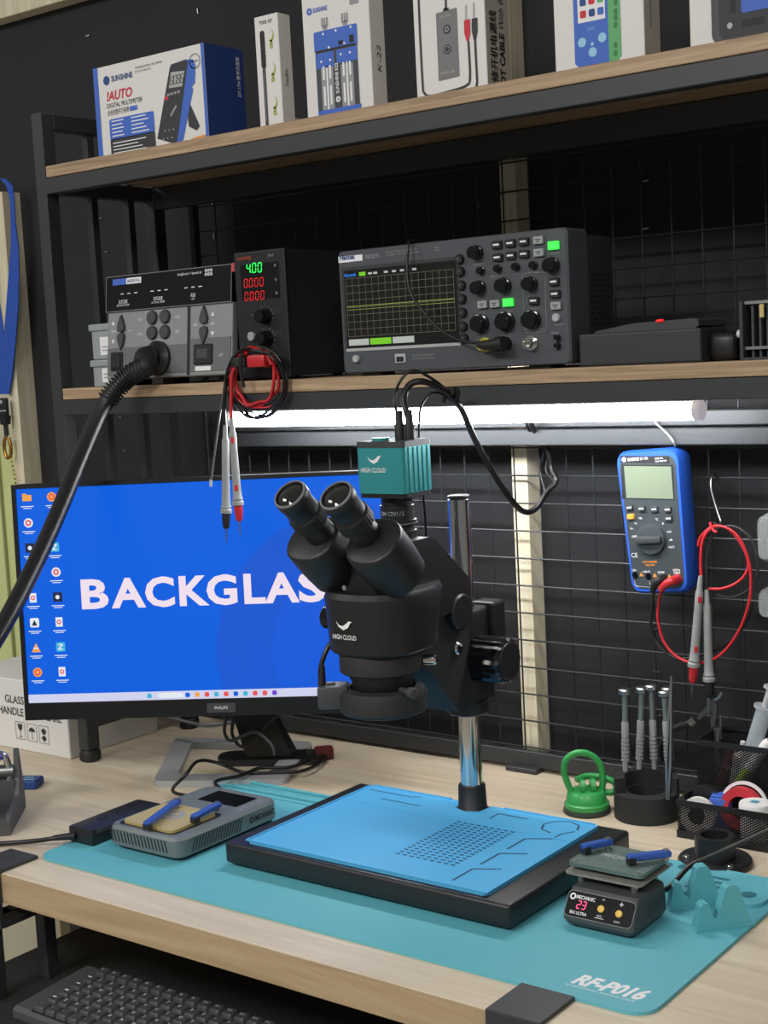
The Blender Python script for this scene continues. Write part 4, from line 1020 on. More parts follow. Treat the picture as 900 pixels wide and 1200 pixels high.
# multimeter box
x0, x1, zt = -1.532, -1.319, 1.748
mbx = carton('multimeter_box', 'white and blue digital multimeter box printed AUTO', x0, x1, 1.392, 1.466, zt)
Mf = FR(x0, 1.3918, UZ); Wb, Hb = x1 - x0, zt - UZ
obj('blue_side', G(RT(x1 + .0002, 1.392, UZ)).rect(0, 0, .074, Hb, .0003), 'print_navy', mbx, flat=True)
obj('blue_edge', G(Mf).rect(0, 0, .009, Hb, .0003), 'print_blue', mbx, flat=True)
obj('blue_edge', G(Mf).rect(Wb - .005, 0, Wb, Hb, .0003), 'print_blue', mbx, flat=True)
g = G(Mf).disc(.026, .1045, .0062, .0005); g.text('SUNSHINE', .036, .1015, .0075, .0005, 'l', .042, .02)
obj('lettering', g, 'print_navy', mbx, flat=True)
g = G(Mf).text('!AUTO', .024, .077, .0125, .0005, 'l', .050, .02, None, .2); obj('lettering', g, 'print_red', mbx, flat=True)
g = G(Mf).text('DIGITAL MULTIMETER', .024, .067, .0065, .0005, 'l', .070); g.text('全自动数字万用表', .024, .0575, .006, .0005, 'l', .043); g.text('SUNSHINE DIGITAL MULTIMETER', .084, .111, .0028, .0005, 'l', .052).text('DT-17N AUTO', .084, .106, .0026, .0005, 'l', .03)
obj('lettering', g, 'print_dark', mbx, flat=True)
obj('info_panel', G(Mf).poly(rr(.088, .028, .003, 3, .070, .0375), .0005).rect(.0685, .0575, .083, .0635, .0005), 'print_blue', mbx, flat=True)
obj('info_panel', G(Mf).poly(rr(.088, .024, .002, 3, .070, .0125), .0005), 'print_dark', mbx, flat=True)
g = G(Mf)
for j in range(5): g.rect(.031, .0275 + j * .005, .031 + .024 - .003 * (j % 2), .029 + j * .005, .0008); g.rect(.070, .0275 + j * .005, .070 + .034 - .005 * (j % 3), .029 + j * .005, .0008)
for j in range(4): g.rect(.031, .0045 + j * .0045, .031 + .066 - .008 * (j % 3), .0058 + j * .0045, .0008)
obj('info_lines', g, 'print_white', mbx, flat=True)
g = G(Mf).ring(.196, .1035, .0085, .0100, .0005); g.rect(.190, .1025, .202, .1045, .0005); obj('stamp', g, 'print_grey', mbx, flat=True)
# meter drawn on the box
ob = [(.122, .010), (.155, .006), (.190, .100), (.186, .106), (.155, .104), (.150, .100)]
obj('meter_picture', G(Mf).poly([(.152, .003), (.166, .006), (.190, .068), (.188, .072), (.194, .076), (.197, .098), (.193, .106), (.180, .108), (.160, .04)], .0005), 'print_blue', mbx, flat=True)
obj('meter_picture', G(Mf).poly([(.118, .014), (.148, .004), (.155, .006), (.184, .104), (.180, .108), (.153, .106), (.150, .102)], .0007).poly([(.176, .050), (.182, .052), (.198, .020), (.192, .015), (.178, .022)], .0004), 'print_dark', mbx, flat=True)
obj('meter_picture', G(Mf).poly([(.146, .076), (.171, .075), (.177, .094), (.152, .096)], .0009), 'light_grey', mbx, flat=True)
g = G(Mf); seven(g, '8086', .1485, .080, .0105, .0011, .1, .6, .3); obj('meter_picture', g, 'print_black', mbx, flat=True)
g = G(Mf)
for j in range(4): g.rect(.142 + j * .0065, .066 + j * .0004, .1465 + j * .0065, .0695 + j * .0004, .0009)
for j in range(6): g.disc(.130 + j * .004, .012 + (j % 2) * .01, .0014, .0009, 8)
g.line([(.146, .040), (.158, .052)], .003, .0009); obj('meter_picture', g, 'print_grey', mbx, flat=True)
obj('meter_picture', G(Mf).disc(.1405, .064, .003, .0009), 'print_red', mbx, flat=True)
obj('orange_patch', G(Mf).poly([(.172, 0), (.208, 0), (.208, .008), (.182, .006)], .0006), 'print_orange', mbx, flat=True)
g = G(RT(x1 + .0006, 1.392, UZ)); g.text('DT-17N 数字万用表', .066, .062, .006, .0003, 'l', .052, .01, None, 0, math.pi / 2); obj('lettering', g, 'print_white', mbx, flat=True)

# slim blade box
x0, x1, zt = -1.229, -1.190, 1.763
bx_ = carton('blade_box', 'tall slim white box picturing a black tool and three hooked blades', x0, x1, 1.392, 1.416, zt)
Mf = FR(x0, 1.3918, UZ)
obj('lettering', G(Mf).text('TOOL KIT', .0195, .129, .0042, .0005, 'c', .022, .01), 'print_dark', bx_, flat=True)
obj('tool_picture', G(Mf).poly(rr(.0075, .046, .003, 3, .0125, .098), .0005), 'print_black', bx_, flat=True)
obj('tool_picture', G(Mf).poly([(.0100, .004), (.0148, .004), (.0148, .075), (.0100, .075)], .0005), 'dark_grey', bx_, flat=True)
obj('tool_picture', G(Mf).rect(.0121, .01, .0127, .07, .0007), 'print_grey', bx_, flat=True)
g = G(Mf)
for v in (.092, .051, .010):
    g.poly([(.0245, v + .014), (.0280, v + .013), (.0310, v + .018), (.0312, v + .024), (.0275, v + .030), (.0300, v + .023), (.0285, v + .018), (.0250, v + .016)], .0005)
    g.ring(.0265, v + .008, .0012, .0028, .0005, 12); g.poly([(.0248, v + .010), (.0282, v + .010), (.0285, v + .0155), (.0246, v + .0155)], .0005)
obj('blade_picture', g, 'print_yellow', bx_, flat=True)
obj('lettering', G(RT(x1 + .0002, 1.392, UZ)).text('ToolKit', .014, .05, .006, .0004, 'l', .022, 0, None, 0, math.pi / 2), 'print_dark', bx_, flat=True)

# fixture box K22
x0, x1, zt = -1.150, -1.047, 1.796
kx = carton('fixture_box', 'tall white box picturing a blue circuit board fixture, printed K22', x0, x1, 1.392, 1.421, zt)
Mf = FR(x0, 1.3918, UZ); W_ = x1 - x0
obj('print_or_shade_ground', G(Mf).rect(.018, 0, .083, .104, .0004), 'dark_grey', kx, flat=True)
obj('picture_fixture', G(Mf).poly(rr(.067, .024, .002, 3, .0505, .092), .0006).rect(.019, .060, .047, .078, .0006).rect(.051, .062, .083, .078, .0006), 'print_blue', kx, flat=True)
obj('picture_fixture', G(Mf).rect(.018, 0, .085, .010, .0006), 'print_blue', kx, flat=True)
g = G(Mf)
for u in (.035, .066): g.rect(u - .0095, .010, u + .0095, .060, .0005)
obj('picture_fixture', g, 'print_grey', kx, flat=True)
g = G(Mf)
for u in (.035, .066):
    g.rect(u - .0065, .015, u - .0035, .038, .0007).rect(u + .0035, .015, u + .0065, .038, .0007).rect(u - .0012, .010, u + .0012, .062, .0006).rect(u - .0065, .046, u - .0035, .062, .0007).rect(u + .0035, .046, u + .0065, .062, .0007)
for u, v in ((.027, .068), (.041, .068), (.058, .072), (.072, .072), (.032, .100), (.052, .101), (.075, .101), (.040, .083), (.064, .084)): g.disc(u, v, .0016, .0008, 8)
obj('picture_fixture', g, 'print_white', kx, flat=True)
g = G(Mf)
for u in (.035, .066): g.rect(u - .005, .108, u - .0025, .119, .0006).rect(u + .0025, .108, u + .005, .119, .0006).rect(u - .003, .105, u + .003, .110, .0006).rect(u - .0009, .108, u + .0009, .119, .0006)
g.rect(.075, .127, .088, .135, .0006); obj('picture_fixture', g, 'print_grey', kx, flat=True)
g = G(Mf).rect(.055, .083, .062, .088, .0008).rect(.072, .083, .079, .092, .0008).rect(.019, .0795, .081, .0815, .0007); obj('picture_fixture', g, 'print_black', kx, flat=True)
g = G(Mf).ring(.012, .130, .0016, .0042, .0005).text('SUNSHINE', .018, .1275, .0055, .0005, 'l', .022, .02); obj('lettering', g, 'print_blue', kx, flat=True)
g = G(Mf).ring(.0505, .020, .0012, .0036, .0009).text('SUNSHINE K22', .0525, .027, .005, .0009, 'l', .036, .02, None, 0, math.pi / 2); obj('lettering', g, 'print_white', kx, flat=True)
obj('lettering', G(RT(x1 + .0002, 1.392, UZ)).text('K-22', .019, .046, .008, .0004, 'l', .03, 0, None, .3, math.pi / 2), 'print_dark', kx, flat=True)

# boot cable box
x0, x1, zt = -.983, -.885, 1.81
bc = carton('boot_cable_box', 'white box picturing a cable with red plug, printed BOOT CABLE', x0, x1, 1.392, 1.442, zt)
Mf = FR(x0, 1.3918, UZ)
def picpt(zx, zy):
    p = pt(470 + zx / 5, zy / 5, 'y', 1.3918); return (p.x - x0, p.z - UZ)
obj('print_or_shade_ground', G(RT(x1 + .0002, 1.392, UZ)).rect(0, 0, .050, .186, .0003), mat('card_shade', (172, 168, 158), .6), bc, flat=True)  # white card's side face, its shade painted in as a darker colour
obj('picture_device', G(Mf).poly([picpt(205, 80), picpt(222, 475), picpt(343, 445), picpt(326, 44)], .0005), mat('card_grey', (120, 121, 122), .6), bc, flat=True)
def smooth2(P, n=6): return [(p.x, p.y) for p in catmull([(a, b, 0) for a, b in P], n)]
g = G(Mf)
g.line(smooth2([picpt(103, -20), picpt(112, 200), picpt(128, 500), picpt(138, 545), picpt(175, 562), picpt(300, 532), picpt(385, 500), picpt(405, 450), picpt(395, 240)]), .0028, .0006)
obj('picture_cable', g, 'print_dark', bc, flat=True)
g = G(Mf).line([picpt(440, 522), picpt(447, 480), picpt(434, 230)], .0028, .0006)
g.poly([picpt(415, 110), picpt(448, 103), picpt(450, 180), picpt(440, 235), picpt(427, 235), picpt(415, 180)], .0006)
obj('picture_cable', g, 'print_dark', bc, flat=True)
g = G(Mf).line([picpt(262, -20), picpt(264, 60)], .0026, .0006)
for a, b, r in ((270, 172, .0052), (273, 290, .0052)): u, v = picpt(a, b); g.disc(u, v, r, .0008)
g.poly([picpt(245, 70), picpt(282, 60), picpt(280, 44), picpt(250, 50)], .0006)
obj('picture_button', g, 'print_dark', bc, flat=True)
obj('picture_cable', G(Mf).poly([picpt(370, 120), picpt(405, 112), picpt(407, 195), picpt(398, 238), picpt(385, 240), picpt(372, 195)], .0007), 'print_red', bc, flat=True)
obj('picture_pin', G(Mf).line([picpt(381, 115), picpt(380, 30)], .0022, .0006), 'light_grey', bc, flat=True)
obj('picture_pin', G(Mf).line([picpt(427, 108), picpt(425, 15)], .0022, .0006), 'light_grey', bc, flat=True)
g = G(Mf)
u, v = picpt(270, 172); g.ring(u, v, .0018, .0028, .001); u, v = picpt(273, 290); g.ring(u, v, .003, .0036, .001); u, v = picpt(235, 440); g.text('POWER LINE', u, v, .003, .0008, 'l', .02, .01); u, v = picpt(228, 110); g.text('SUNSHINE', u, v, .003, .0008, 'l', .016)
obj('picture_print', g, 'light_grey', bc, flat=True)
Mr = RT(x1 + .0006, 1.392, UZ)
obj('lettering', G(Mr).text('维修开机电源线', .021, -.004, .0115, .0003, 'l', .092, .02, None, 0, math.pi / 2), 'print_black', bc, flat=True)
obj('lettering', G(Mr).text('BOOT CABLE', .0375, -.009, .0105, .0003, 'l', .074, .035, None, 0, math.pi / 2), 'print_black', bc, flat=True)
obj('lettering', G(Mr).text('With Button', .0375, .068, .0105, .0003, 'l', .060, 0, None, .2, math.pi / 2), 'print_dark', bc, flat=True)

# phone tester box
x0, x1, zt = -.797, -.690, 1.80
tb_ = carton('tester_box', 'white box picturing a blue and green phone programmer', x0, x1, 1.392, 1.428, zt)
Mf = FR(x0, 1.3918, UZ)
def p8(zx, zy):
    p = pt(650 + zx / 3.6, zy / 3.6, 'y', 1.3918); return (p.x - x0, p.z - UZ)
a, b_, c, d = p8(78, -60), p8(285, -60), p8(283, 245), p8(95, 290)
vb = (c[1] + d[1]) / 2; u0_, u1_ = d[0] - .002, c[0]; um = p8(232, 270)[0]
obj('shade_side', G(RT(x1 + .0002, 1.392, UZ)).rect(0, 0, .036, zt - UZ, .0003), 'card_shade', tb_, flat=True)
obj('picture_device', G(Mf).poly([(u0_ + .004, vb), (um, vb), (um, vb + .14), (u0_, vb + .14), (u0_, vb + .004)], .0005), 'print_blue', tb_, flat=True)
obj('picture_device', G(Mf).poly([(um, vb), (u1_ - .004, vb), (u1_, vb + .004), (u1_, vb + .14), (um, vb + .14)], .0005), 'print_green', tb_, flat=True)
pA = p8(100, 98); pB = p8(215, 80)
obj('picture_screen', G(Mf).rect(pA[0], (pA[1] + pB[1]) / 2, pB[0], .115, .0008), 'print_white', tb_, flat=True)
cols = ['print_red', 'print_navy', 'print_blue', 'print_navy', 'print_red', 'print_green', 'print_red', 'print_blue', 'print_orange']
for j in range(3):
    for i in range(3):
        u, v = pA[0] + .0065 + i * .0105, (pA[1] + pB[1]) / 2 + .0085 + j * .0125
        obj('app_picture', G(Mf).poly(rr(.0075, .0078, .0018, 3, u, v), .001), cols[j * 3 + i], tb_, flat=True)
g = G(Mf)
for zx, zy, r in ((117, 180, .0050), (202, 158, .0050), (162, 220, .0050), (160, 186, .0020)): u, v = p8(zx, zy); g.disc(u, v, r, .0008)
u, v = p8(140, 130); g.text('JCID', u, v, .003, .0008, 'l')
obj('picture_keys', g, mat('pale_blue', (150, 205, 235), .5), tb_, flat=True)
g = G(Mf)
for zy in (10, 48, 75, 105, 190, 225): u, v = p8(258, zy); g.poly(rr(.004, .006, .0015, 3, u, v), .0008)
obj('picture_keys', g, mat('deep_green', (50, 120, 70), .5), tb_, flat=True)
obj('lettering', G(RT(x1 + .0006, 1.392, UZ)).text('PROGRAMMER V1SE', .016, .035, .003, .0003, 'l', .05, 0, None, 0, math.pi / 2), 'print_dark', tb_, flat=True)

# boxed black instrument at the right end
x0, x1, zt = -.639, -.50, 1.80
db = carton('instrument_box', 'white box picturing a black device with a blue screen', x0, x1, 1.392, 1.46, zt)
Mf = FR(x0, 1.3918, UZ)
obj('picture_device', G(Mf).poly(rr(.16, .16, .010, 4, .104, .082), .0005), 'dark_grey', db, flat=True)
obj('picture_device', G(Mf).poly(rr(.15, .16, .008, 4, .107, .086), .0007), 'print_dark', db, flat=True)
obj('picture_screen', G(Mf).poly(rr(.10, .12, .002, 3, .106, .088), .0009), 'print_blue', db, flat=True)
obj('picture_bolt', G(Mf).disc(.0435, .018, .003, .0009).disc(.075, .055, .004, .0012), 'light_grey', db, flat=True)
obj('picture_slot', G(Mf).rect(.056, .014, .080, .021, .0009).rect(.044, .030, .050, .042, .0009), 'print_black', db, flat=True)
# small clear pot between the boxes
t = thing('clear_pot', 'small clear glass pot between the multimeter box and slim box', 'pot', (-1.262, 1.48, UZ))
obj('pot_wall', G().ax((-1.262, 1.485, UZ), (-1.262, 1.485, 2), [(.020, 0), (.021, .002), (.021, .026), (.019, .026), (.019, .003)], 20), 'clear_milky', t, 40)
obj('pot_contents', G().ax((-1.262, 1.485, UZ + .002), (-1.262, 1.485, 2), [(.018, 0), (.018, .012), (.01, .016)], 14), 'parts_tan', t)
# ================================================================== hanging multimeter
DMx, DMy, DMz = -.797, 1.592, 1.110
DM = TP(DMx, DMy, DMz) @ RY(math.radians(-4.2)) @ FR(0, 0, 0)
mm = thing('multimeter', 'blue and grey digital multimeter hanging on the wire grid', 'multimeter', (DMx, 1.625, DMz))
Hm, Wm = .180, .086
def dmo(k, dw=0.):
    """outline narrowing towards the waist and foot"""
    P = rr(Wm * k + dw, Hm * k + dw, .013, 5)
    return [(u * (1 - .10 * max(0, min(1, (.05 - v) / .14))), v) for u, v in P]
obj('holster', G(DM).loft([[(u, v, -.034) for u, v in dmo(.96)], [(u, v, -.026) for u, v in dmo(1)], [(u, v, -.004) for u, v in dmo(1)], [(u, v, .001) for u, v in dmo(.965)]]), 'meter_blue', mm, 35)
fp = obj('face', G(DM).poly([(u * .955, v * .985 - .001) for u, v in dmo(.93)], .0014), mat('meter_face', (58, 66, 70), .5), mm, flat=True)
def dz(zx, zy):
    # measured spot (x 6.318 of the 110 px wide crop at 715,515) -> local u, v
    p = pt(715 + zx / 6.318, 515 + zy / 6.318, 'y', 1.5905); q = DM.inverted() @ p; return (q.x, q.y)
obj('name_strip', G(DM).poly([dz(80, 175), dz(440, 178), dz(440, 125), dz(80, 120)], .0017), 'print_black', mm, flat=True)
g = G(DM); u, v = dz(104, 149); g.disc(u, v, .003, .002, 14); u, v = dz(132, 160); g.text('SUNSHINE', u, v, .0036, .002, 'l', .0155, .03).text('DT-17N', u + .0170, v, .0034, .002, 'l', .0105); u, v = dz(334, 150); g.text('DIGITAL', u, v + .0003, .0022, .002, 'l').text('MULTIMETER', u, v - .0032, .0022, .002, 'l', .0155)
obj('lettering', g, 'print_white', mm, flat=True); g = G(DM)
for x, y, t_ in ((163, 727, 'OFF'), (150, 668, 'V~'), (183, 630, 'V-'), (385, 630, 'A'), (425, 690, 'mA'), (440, 750, 'uA'), (435, 805, 'NCV'), (215, 590, 'Hz'), (335, 600, '°C'), (165, 975, '10A'), (245, 985, 'mAuA'), (355, 992, 'COM'), (465, 975, 'VΩHz'), (470, 997, 'TEMP')):
    u, v = dz(x, y); g.text(t_, u, v, .0028, .002, 'l', None, .02)
u, v = dz(160, 873); g.text('CE', u, v, .0058, .002, 'l', .0085)
g.line([dz(180, 1040), dz(190, 1085), dz(310, 1095)], .0004, .002).line([dz(290, 1045), dz(300, 1080)], .0004, .002)
obj('lettering', g, 'print_white', mm, flat=True)
g = G(DM); u, v = dz(240, 915); g.text('AUTO RANGING', u, v, .0026, .002, 'l', .020, .02); u, v = dz(262, 938); g.text('TRUE RMS', u, v, .0026, .002, 'l', .013, .02)
for x, y in ((232, 1000), (332, 1005), (440, 1012)): u, v = dz(x, y); g.poly([(u - .003, v - .0022), (u + .003, v - .0022), (u, v + .003)], .002)
obj('lettering', g, 'print_orange', mm, flat=True)
obj('display_frame', G(DM).poly([dz(88, 440), dz(478, 448), dz(468, 188), dz(85, 185)], .0018), 'print_black', mm, flat=True)
obj('display', G(DM).poly([dz(122, 432), dz(470, 440), dz(452, 200), dz(104, 196)], .0022), 'lcd', mm, flat=True)
def mbtn(x, y, m, w=.0100, h=.0068):
    u, v = dz(x, y); o = obj('key', G(DM).prism(rr(w, h, .0015, 3, u, v), .001, .0045, None, .9), m, mm); return o, u, v
for x, y in ((148, 503), (237, 510), (332, 515), (430, 517), (438, 583)):
    o, u, v = mbtn(x, y, 'dark_grey'); obj('key_print', G(DM).rect(u - .0032, v - .0008, u + .0032, v + .001, .0048), 'print_white', o, flat=True)
mbtn(156, 570, 'print_orange')
u, v = dz(308, 738)
dl = obj('dial', G(DM).lathe([(.0195, .001), (.0195, .004), (.0185, .006), (.016, .0065)], 40, TP(u, v, 0)), 'meter_face', mm, 40)
obj('dial_grip', G(DM).box(u - .0185, u + .0165, v - .0045, v + .0045, .006, .0125, .002, 2), 'dark_grey', dl, 40)
for x, y in ((187, 1005), (285, 1015), (385, 1030), (500, 1035)):
    u, v = dz(x, y); obj('input_jack', G(DM).ring(u, v, .002, .0042, .002, 18).disc(u, v, .002, .0019, 12), 'black_gloss', mm, flat=True)
# wire hook that carries it
t = thing('wire_hook', 'white wire hook holding the blue multimeter', 'hook', (-.79, 1.63, 1.21))
obj('hook_wire', G().tube([pt(764, 488, 'y', 1.588), pt(770, 497, 'y', 1.587), pt(781, 507, 'y', 1.586), pt(789, 517, 'y', 1.588), pt(791, 522, 'y', 1.598), pt(791, 525, 'y', 1.618), pt(791, 524, 'y', 1.634)], .0014, 8), 'light_grey', t, 60)
# s-hook and the meter leads
t = thing('s_hook', 'thin steel S-hook on the wire grid holding the red leads', 'hook', (-.713, 1.63, 1.16))
hk = [pt(842, 568, 'y', 1.648), pt(841, 561, 'y', 1.640), pt(836, 556, 'y', 1.628), pt(833, 566, 'y', 1.620), pt(835, 580, 'y', 1.617), pt(841, 600, 'y', 1.613), pt(845, 612, 'y', 1.608), pt(842, 615, 'y', 1.600), pt(836, 612, 'y', 1.596)]
obj('hook_wire', G().tube(hk, .0014, 8), 'steel', t, 60)
ml = thing('meter_leads', 'red and black multimeter leads looped over the S-hook', 'test leads', (-.71, 1.6, 1.0))
def pts(L, y): return [pt(u, v, 'y', y + (0 if len(e) == 0 else e[0])) for (u, v, *e) in L]
jr = DM @ Vector((*dz(500, 1035), .004)); jb = DM @ Vector((*dz(400, 1030), .004))
obj('red_lead', G().tube([jr + Vector((-.016, -.010, -.010))] + pts([(772, 706), (771, 725), (777, 750), (790, 767), (808, 776), (830, 775), (850, 762), (868, 735), (878, 705), (880, 680), (877, 655), (866, 630), (850, 618), (835, 618), (824, 632), (821, 655), (822, 676)], 1.597), .0018, 8), 'red_wire', ml, 60)
obj('red_lead', G().tube(pts([(818, 640), (822, 628), (838, 616), (856, 622), (870, 640), (877, 660), (872, 675), (860, 685), (845, 690), (831, 690)], 1.600), .0018, 8), 'red_wire', ml, 60)
obj('black_lead', G().tube([jb + Vector((-.010, -.008, -.012))] + pts([(764, 716), (763, 735), (772, 756), (795, 772), (830, 765), (850, 755), (870, 735), (882, 708)], 1.603), .0020, 8), 'black_cable', ml, 60)
obj('black_lead', G().tube(pts([(829, 693), (828, 660), (833, 632), (846, 618), (864, 618), (880, 632), (888, 655), (886, 678), (875, 693), (856, 700), (840, 697)], 1.606), .0018, 8), mat('lead_dark', (48, 46, 46), .4), ml, 60)
obj('red_plug', G().tube([jr + Vector((0, .004, 0)), jr + Vector((-.001, -.012, .000)), jr + Vector((-.008, -.014, -.004)), jr + Vector((-.017, -.010, -.012))], lambda t: .0062 - .0022 * t, 12), 'red_wire', ml, 60)
obj('black_plug', G().tube([jb + Vector((0, .004, 0)), jb + Vector((-.001, -.010, .000)), jb + Vector((-.006, -.011, -.005)), jb + Vector((-.011, -.008, -.014))], lambda t: .0060 - .0022 * t, 12), 'rubber', ml, 60)
probe(ml, pt(821, 675, 'y', 1.590), pt(813, 781, 'y', 1.590), 'red_wire')
probe(ml, pt(828, 691, 'y', 1.596), pt(831, 798, 'y', 1.596), 'rubber', False)
obj('tie', G().tube(pts([(832, 612), (835, 620), (840, 624)], 1.594), .0018, 6), 'print_red', ml)
# clear blister packs at the right edge
for i, (u, v, h, lb) in enumerate(((899, 632, .058, 'clear blister pack hanging beside the red leads, upper of two'), (900, 708, .036, 'clear blister pack hanging beside the red leads, lower of two'))):
    c = pt(u, v, 'y', 1.61)
    t = thing('blister_pack', lb, 'pack', c, 0, 'hanging blister packs')
    obj('shell', G(TP(*c)).loft([[(x, .022, z) for x, z in rr(.030, h, .010, 4)], [(x, .004, z) for x, z in rr(.028, h * .96, .010, 4)], [(x, -.006, z) for x, z in rr(.018, h * .8, .007, 4)]]), 'clear', t, 40)
    obj('card', G(TP(*c)).box(-.012, .012, .010, .012, -h * .42, h * .42), 'dark_grey', t)

# ================================================================== green suction cup
sc = Vector((-.865, 1.521, .75)); vd = Vector((rgt.x, rgt.y, 0)).normalized()
gs = thing('suction_cup', 'bright green suction lifter with an arched handle', 'suction cup', sc)
obj('rubber_disc', G().ax(sc, sc + Vector((0, 0, 1)), [(.0285, 0), (.0300, .002), (.0290, .006), (.024, .008)], 36), mat('cup_rubber', (48, 58, 48), .5), gs, 40)
obj('cup_body', G().ax(sc + Vector((0, 0, .0065)), sc + Vector((0, 0, 1)), [(.0275, 0), (.0280, .002), (.0280, .006), (.0255, .0075), (.0245, .018), (.021, .0215), (.008, .0225), (.008, .025)], 36), 'green_plastic', gs, 40)
def gv(a, z, d=0.): return sc + vd * a + Vector((0, 0, z)) + Vector((-vd.y, vd.x, 0)) * d
obj('handle', G().tube([gv(-.016, .022), gv(-.022, .034), gv(-.027, .052), gv(-.024, .068), (gv(-.010, .076)), gv(.006, .073), gv(.018, .060), gv(.021, .040), gv(.018, .020)], lambda t: .0042, 12, 6), 'green_plastic', gs, 60)
for a in (-.009, .004):
    obj('hinge_lug', G().cyl(gv(a, .034, -.004), gv(a + .007, .034, -.004), .0095, n=20, bev=.001), 'green_plastic', gs, 40)
obj('lever', G().tube([gv(-.012, .040, .006), gv(.004, .042, .012), gv(.022, .040, .010), gv(.036, .034, .006), gv(.038, .026, .004), gv(.030, .022, .002), gv(.016, .025, .004)], .0040, 10), 'green_plastic', gs, 60)

# ================================================================== screwdriver stand
st = Vector((-.792, 1.541, .75))
ts = thing('tool_stand', 'round black plastic stand holding precision screwdrivers', 'stand', st)
ang_v = math.atan2(-st.y, -st.x)
lo = G(TP(*st))
n = 44
def ringwall(g, r0, r1, z0, z1, a0, a1, n=40):
    full = abs(a1 - a0) > 6.28; vs = []; fs = []
    m = n if full else n + 1
    for i in range(m):
        a = a0 + (a1 - a0) * i / n
        for r, z in ((r0, z0), (r1, z0), (r1, z1), (r0, z1)): vs.append((r * math.cos(a), r * math.sin(a), z))
    for i in range(n if full else n):
        j = (i + 1) % m
        for k in range(4): fs.append((i * 4 + k, j * 4 + k, j * 4 + (k + 1) % 4, i * 4 + (k + 1) % 4))
    if not full: fs.append((0, 1, 2, 3)); fs.append(((m - 1) * 4 + 3, (m - 1) * 4 + 2, (m - 1) * 4 + 1, (m - 1) * 4))
    return g.add(vs, fs)
ringwall(lo, .023, .0400, 0, .033, 0, 2 * math.pi)
obj('base_ring', lo, 'black_matte', ts, 35)
obj('cup_floor', G(TP(*st)).lathe([(.024, 0), (.024, .014)], 30), 'black_plastic', ts)
bk = math.atan2(st.y, st.x)   # away from the viewer
ub = ringwall(G(TP(*st)), .0265, .0395, .033, .051, bk - 1.95, bk + 1.95, 36)
obj('back_wall', ub, 'black_matte', ts, 35)
def screwdriver(i, label, foot_px, top_px, y):
    a = pt(*foot_px, 'y', y); b = pt(*top_px, 'y', y); d = (b - a).normalized(); L = (b - a).length
    t = thing('screwdriver', label, 'screwdriver', a, 0, 'precision screwdrivers')
    prof = [(.0034, 0), (.0034, .014)]
    z = .014
    for k in range(6): prof += [(.0050, z), (.0050, z + .0028), (.0032, z + .0030), (.0032, z + .0050)]; z += .0050
    prof += [(.0046, z), (.0046, z + .018), (.0040, z + .020)]
    obj('grip', G().ax(a, b, prof, 14), mat('driver_grey', (165, 168, 167), .4, .2), t, 30)
    obj('shaft', G().ax(a + d * (z + .019), b, [(.0033, 0), (.0033, L - z - .025)], 12), mat('driver_steel', (128, 138, 138), .35, .3), t, 30)
    obj('cap', G().ax(b - d * .007, b + d, [(.0035, 0), (.0078, .0015), (.0080, .0065), (.0066, .0078)], 20), 'steel', t, 35)
    tip = a - d * .03
    obj('tip', G().cyl(tip, a, .0014, n=8), 'steel', t)
bw = [('screwdriver nearest the green suction cup', (733, 904), (732, 808), 1.547), ('second screwdriver from the green suction cup', (749, 902), (752, 806), 1.563), ('third screwdriver from the green suction cup', (767, 902), (763, 803), 1.572), ('fourth screwdriver, leaning just left of the tweezers', (784, 904), (778, 810), 1.566), ('rearmost screwdriver, half hidden behind the leaning one', (786, 904), (782, 806), 1.573)]
for i, (lb, a, b, y) in enumerate(bw): screwdriver(i, 'precision ' + lb, a, b, y)
a = pt(783, 937, 'y', 1.508); b = pt(787, 792, 'y', 1.530)
t = thing('tweezers', 'thin steel tweezers standing upright in the black stand', 'tweezers', a)
for s in (-1, 1):
    o_ = Vector((.0016 * s, 0, 0))
    obj('arm', G().loft([[a + Vector((0, 0, .0)) + o_ * .6 + Vector((x * .0014, y * .0016, 0)) for x, y in ((-1, -1), (1, -1), (1, 1), (-1, 1))], [a.lerp(b, .3) + o_ * 1.6 + Vector((x * .0014, y * .003, 0)) for x, y in ((-1, -1), (1, -1), (1, 1), (-1, 1))], [b + o_ * .2 + Vector((x * .0008, y * .0012, 0)) for x, y in ((-1, -1), (1, -1), (1, 1), (-1, 1))]]), 'steel', t)

# ================================================================== clamp arm behind
t = thing('clamp_tool', 'dark folding clamp on a bent black arm behind the organizer', 'clamp', pt(830, 860, 'y', 1.60))
yy = 1.600
obj('arm', G().tube(pts([(775, 892), (773, 880), (778, 868), (790, 854), (802, 848)], yy), .0036, 8).tube(pts([(790, 854), (812, 846)], yy), .0042, 8, 2), 'rubber', t, 60)
obj('arm_joint', G().cyl(pt(809, 848, 'y', yy), pt(815, 843, 'y', yy), .0052, n=12), 'steel', t)
def plate(P, th=.003, y=1.598, m='dark_grey', name='jaw'):
    Q = [pt(u, v, 'y', y) for u, v in P]; return obj(name, G().prism([(q.x, q.z) for q in Q], -y - th / 2, -y + th / 2, FR(0, 0, 0)), m, t)
plate([(817, 843), (819, 838), (827, 829), (832, 820), (837, 820), (841, 826), (840, 840), (838, 850), (834, 853), (833, 846), (835, 835), (833, 828), (830, 833), (821, 843)])
plate([(836, 820), (840, 821), (845, 817), (847, 811), (845, 811), (842, 816)], .003, 1.595, 'steel'); plate([(834, 818), (837, 818), (837, 806), (835, 804)], .003, 1.602, 'steel')
obj('pivot_pin', G().cyl(pt(830, 818, 'y', 1.594), pt(830, 839, 'y', 1.594), .0013, n=8), 'steel', t)
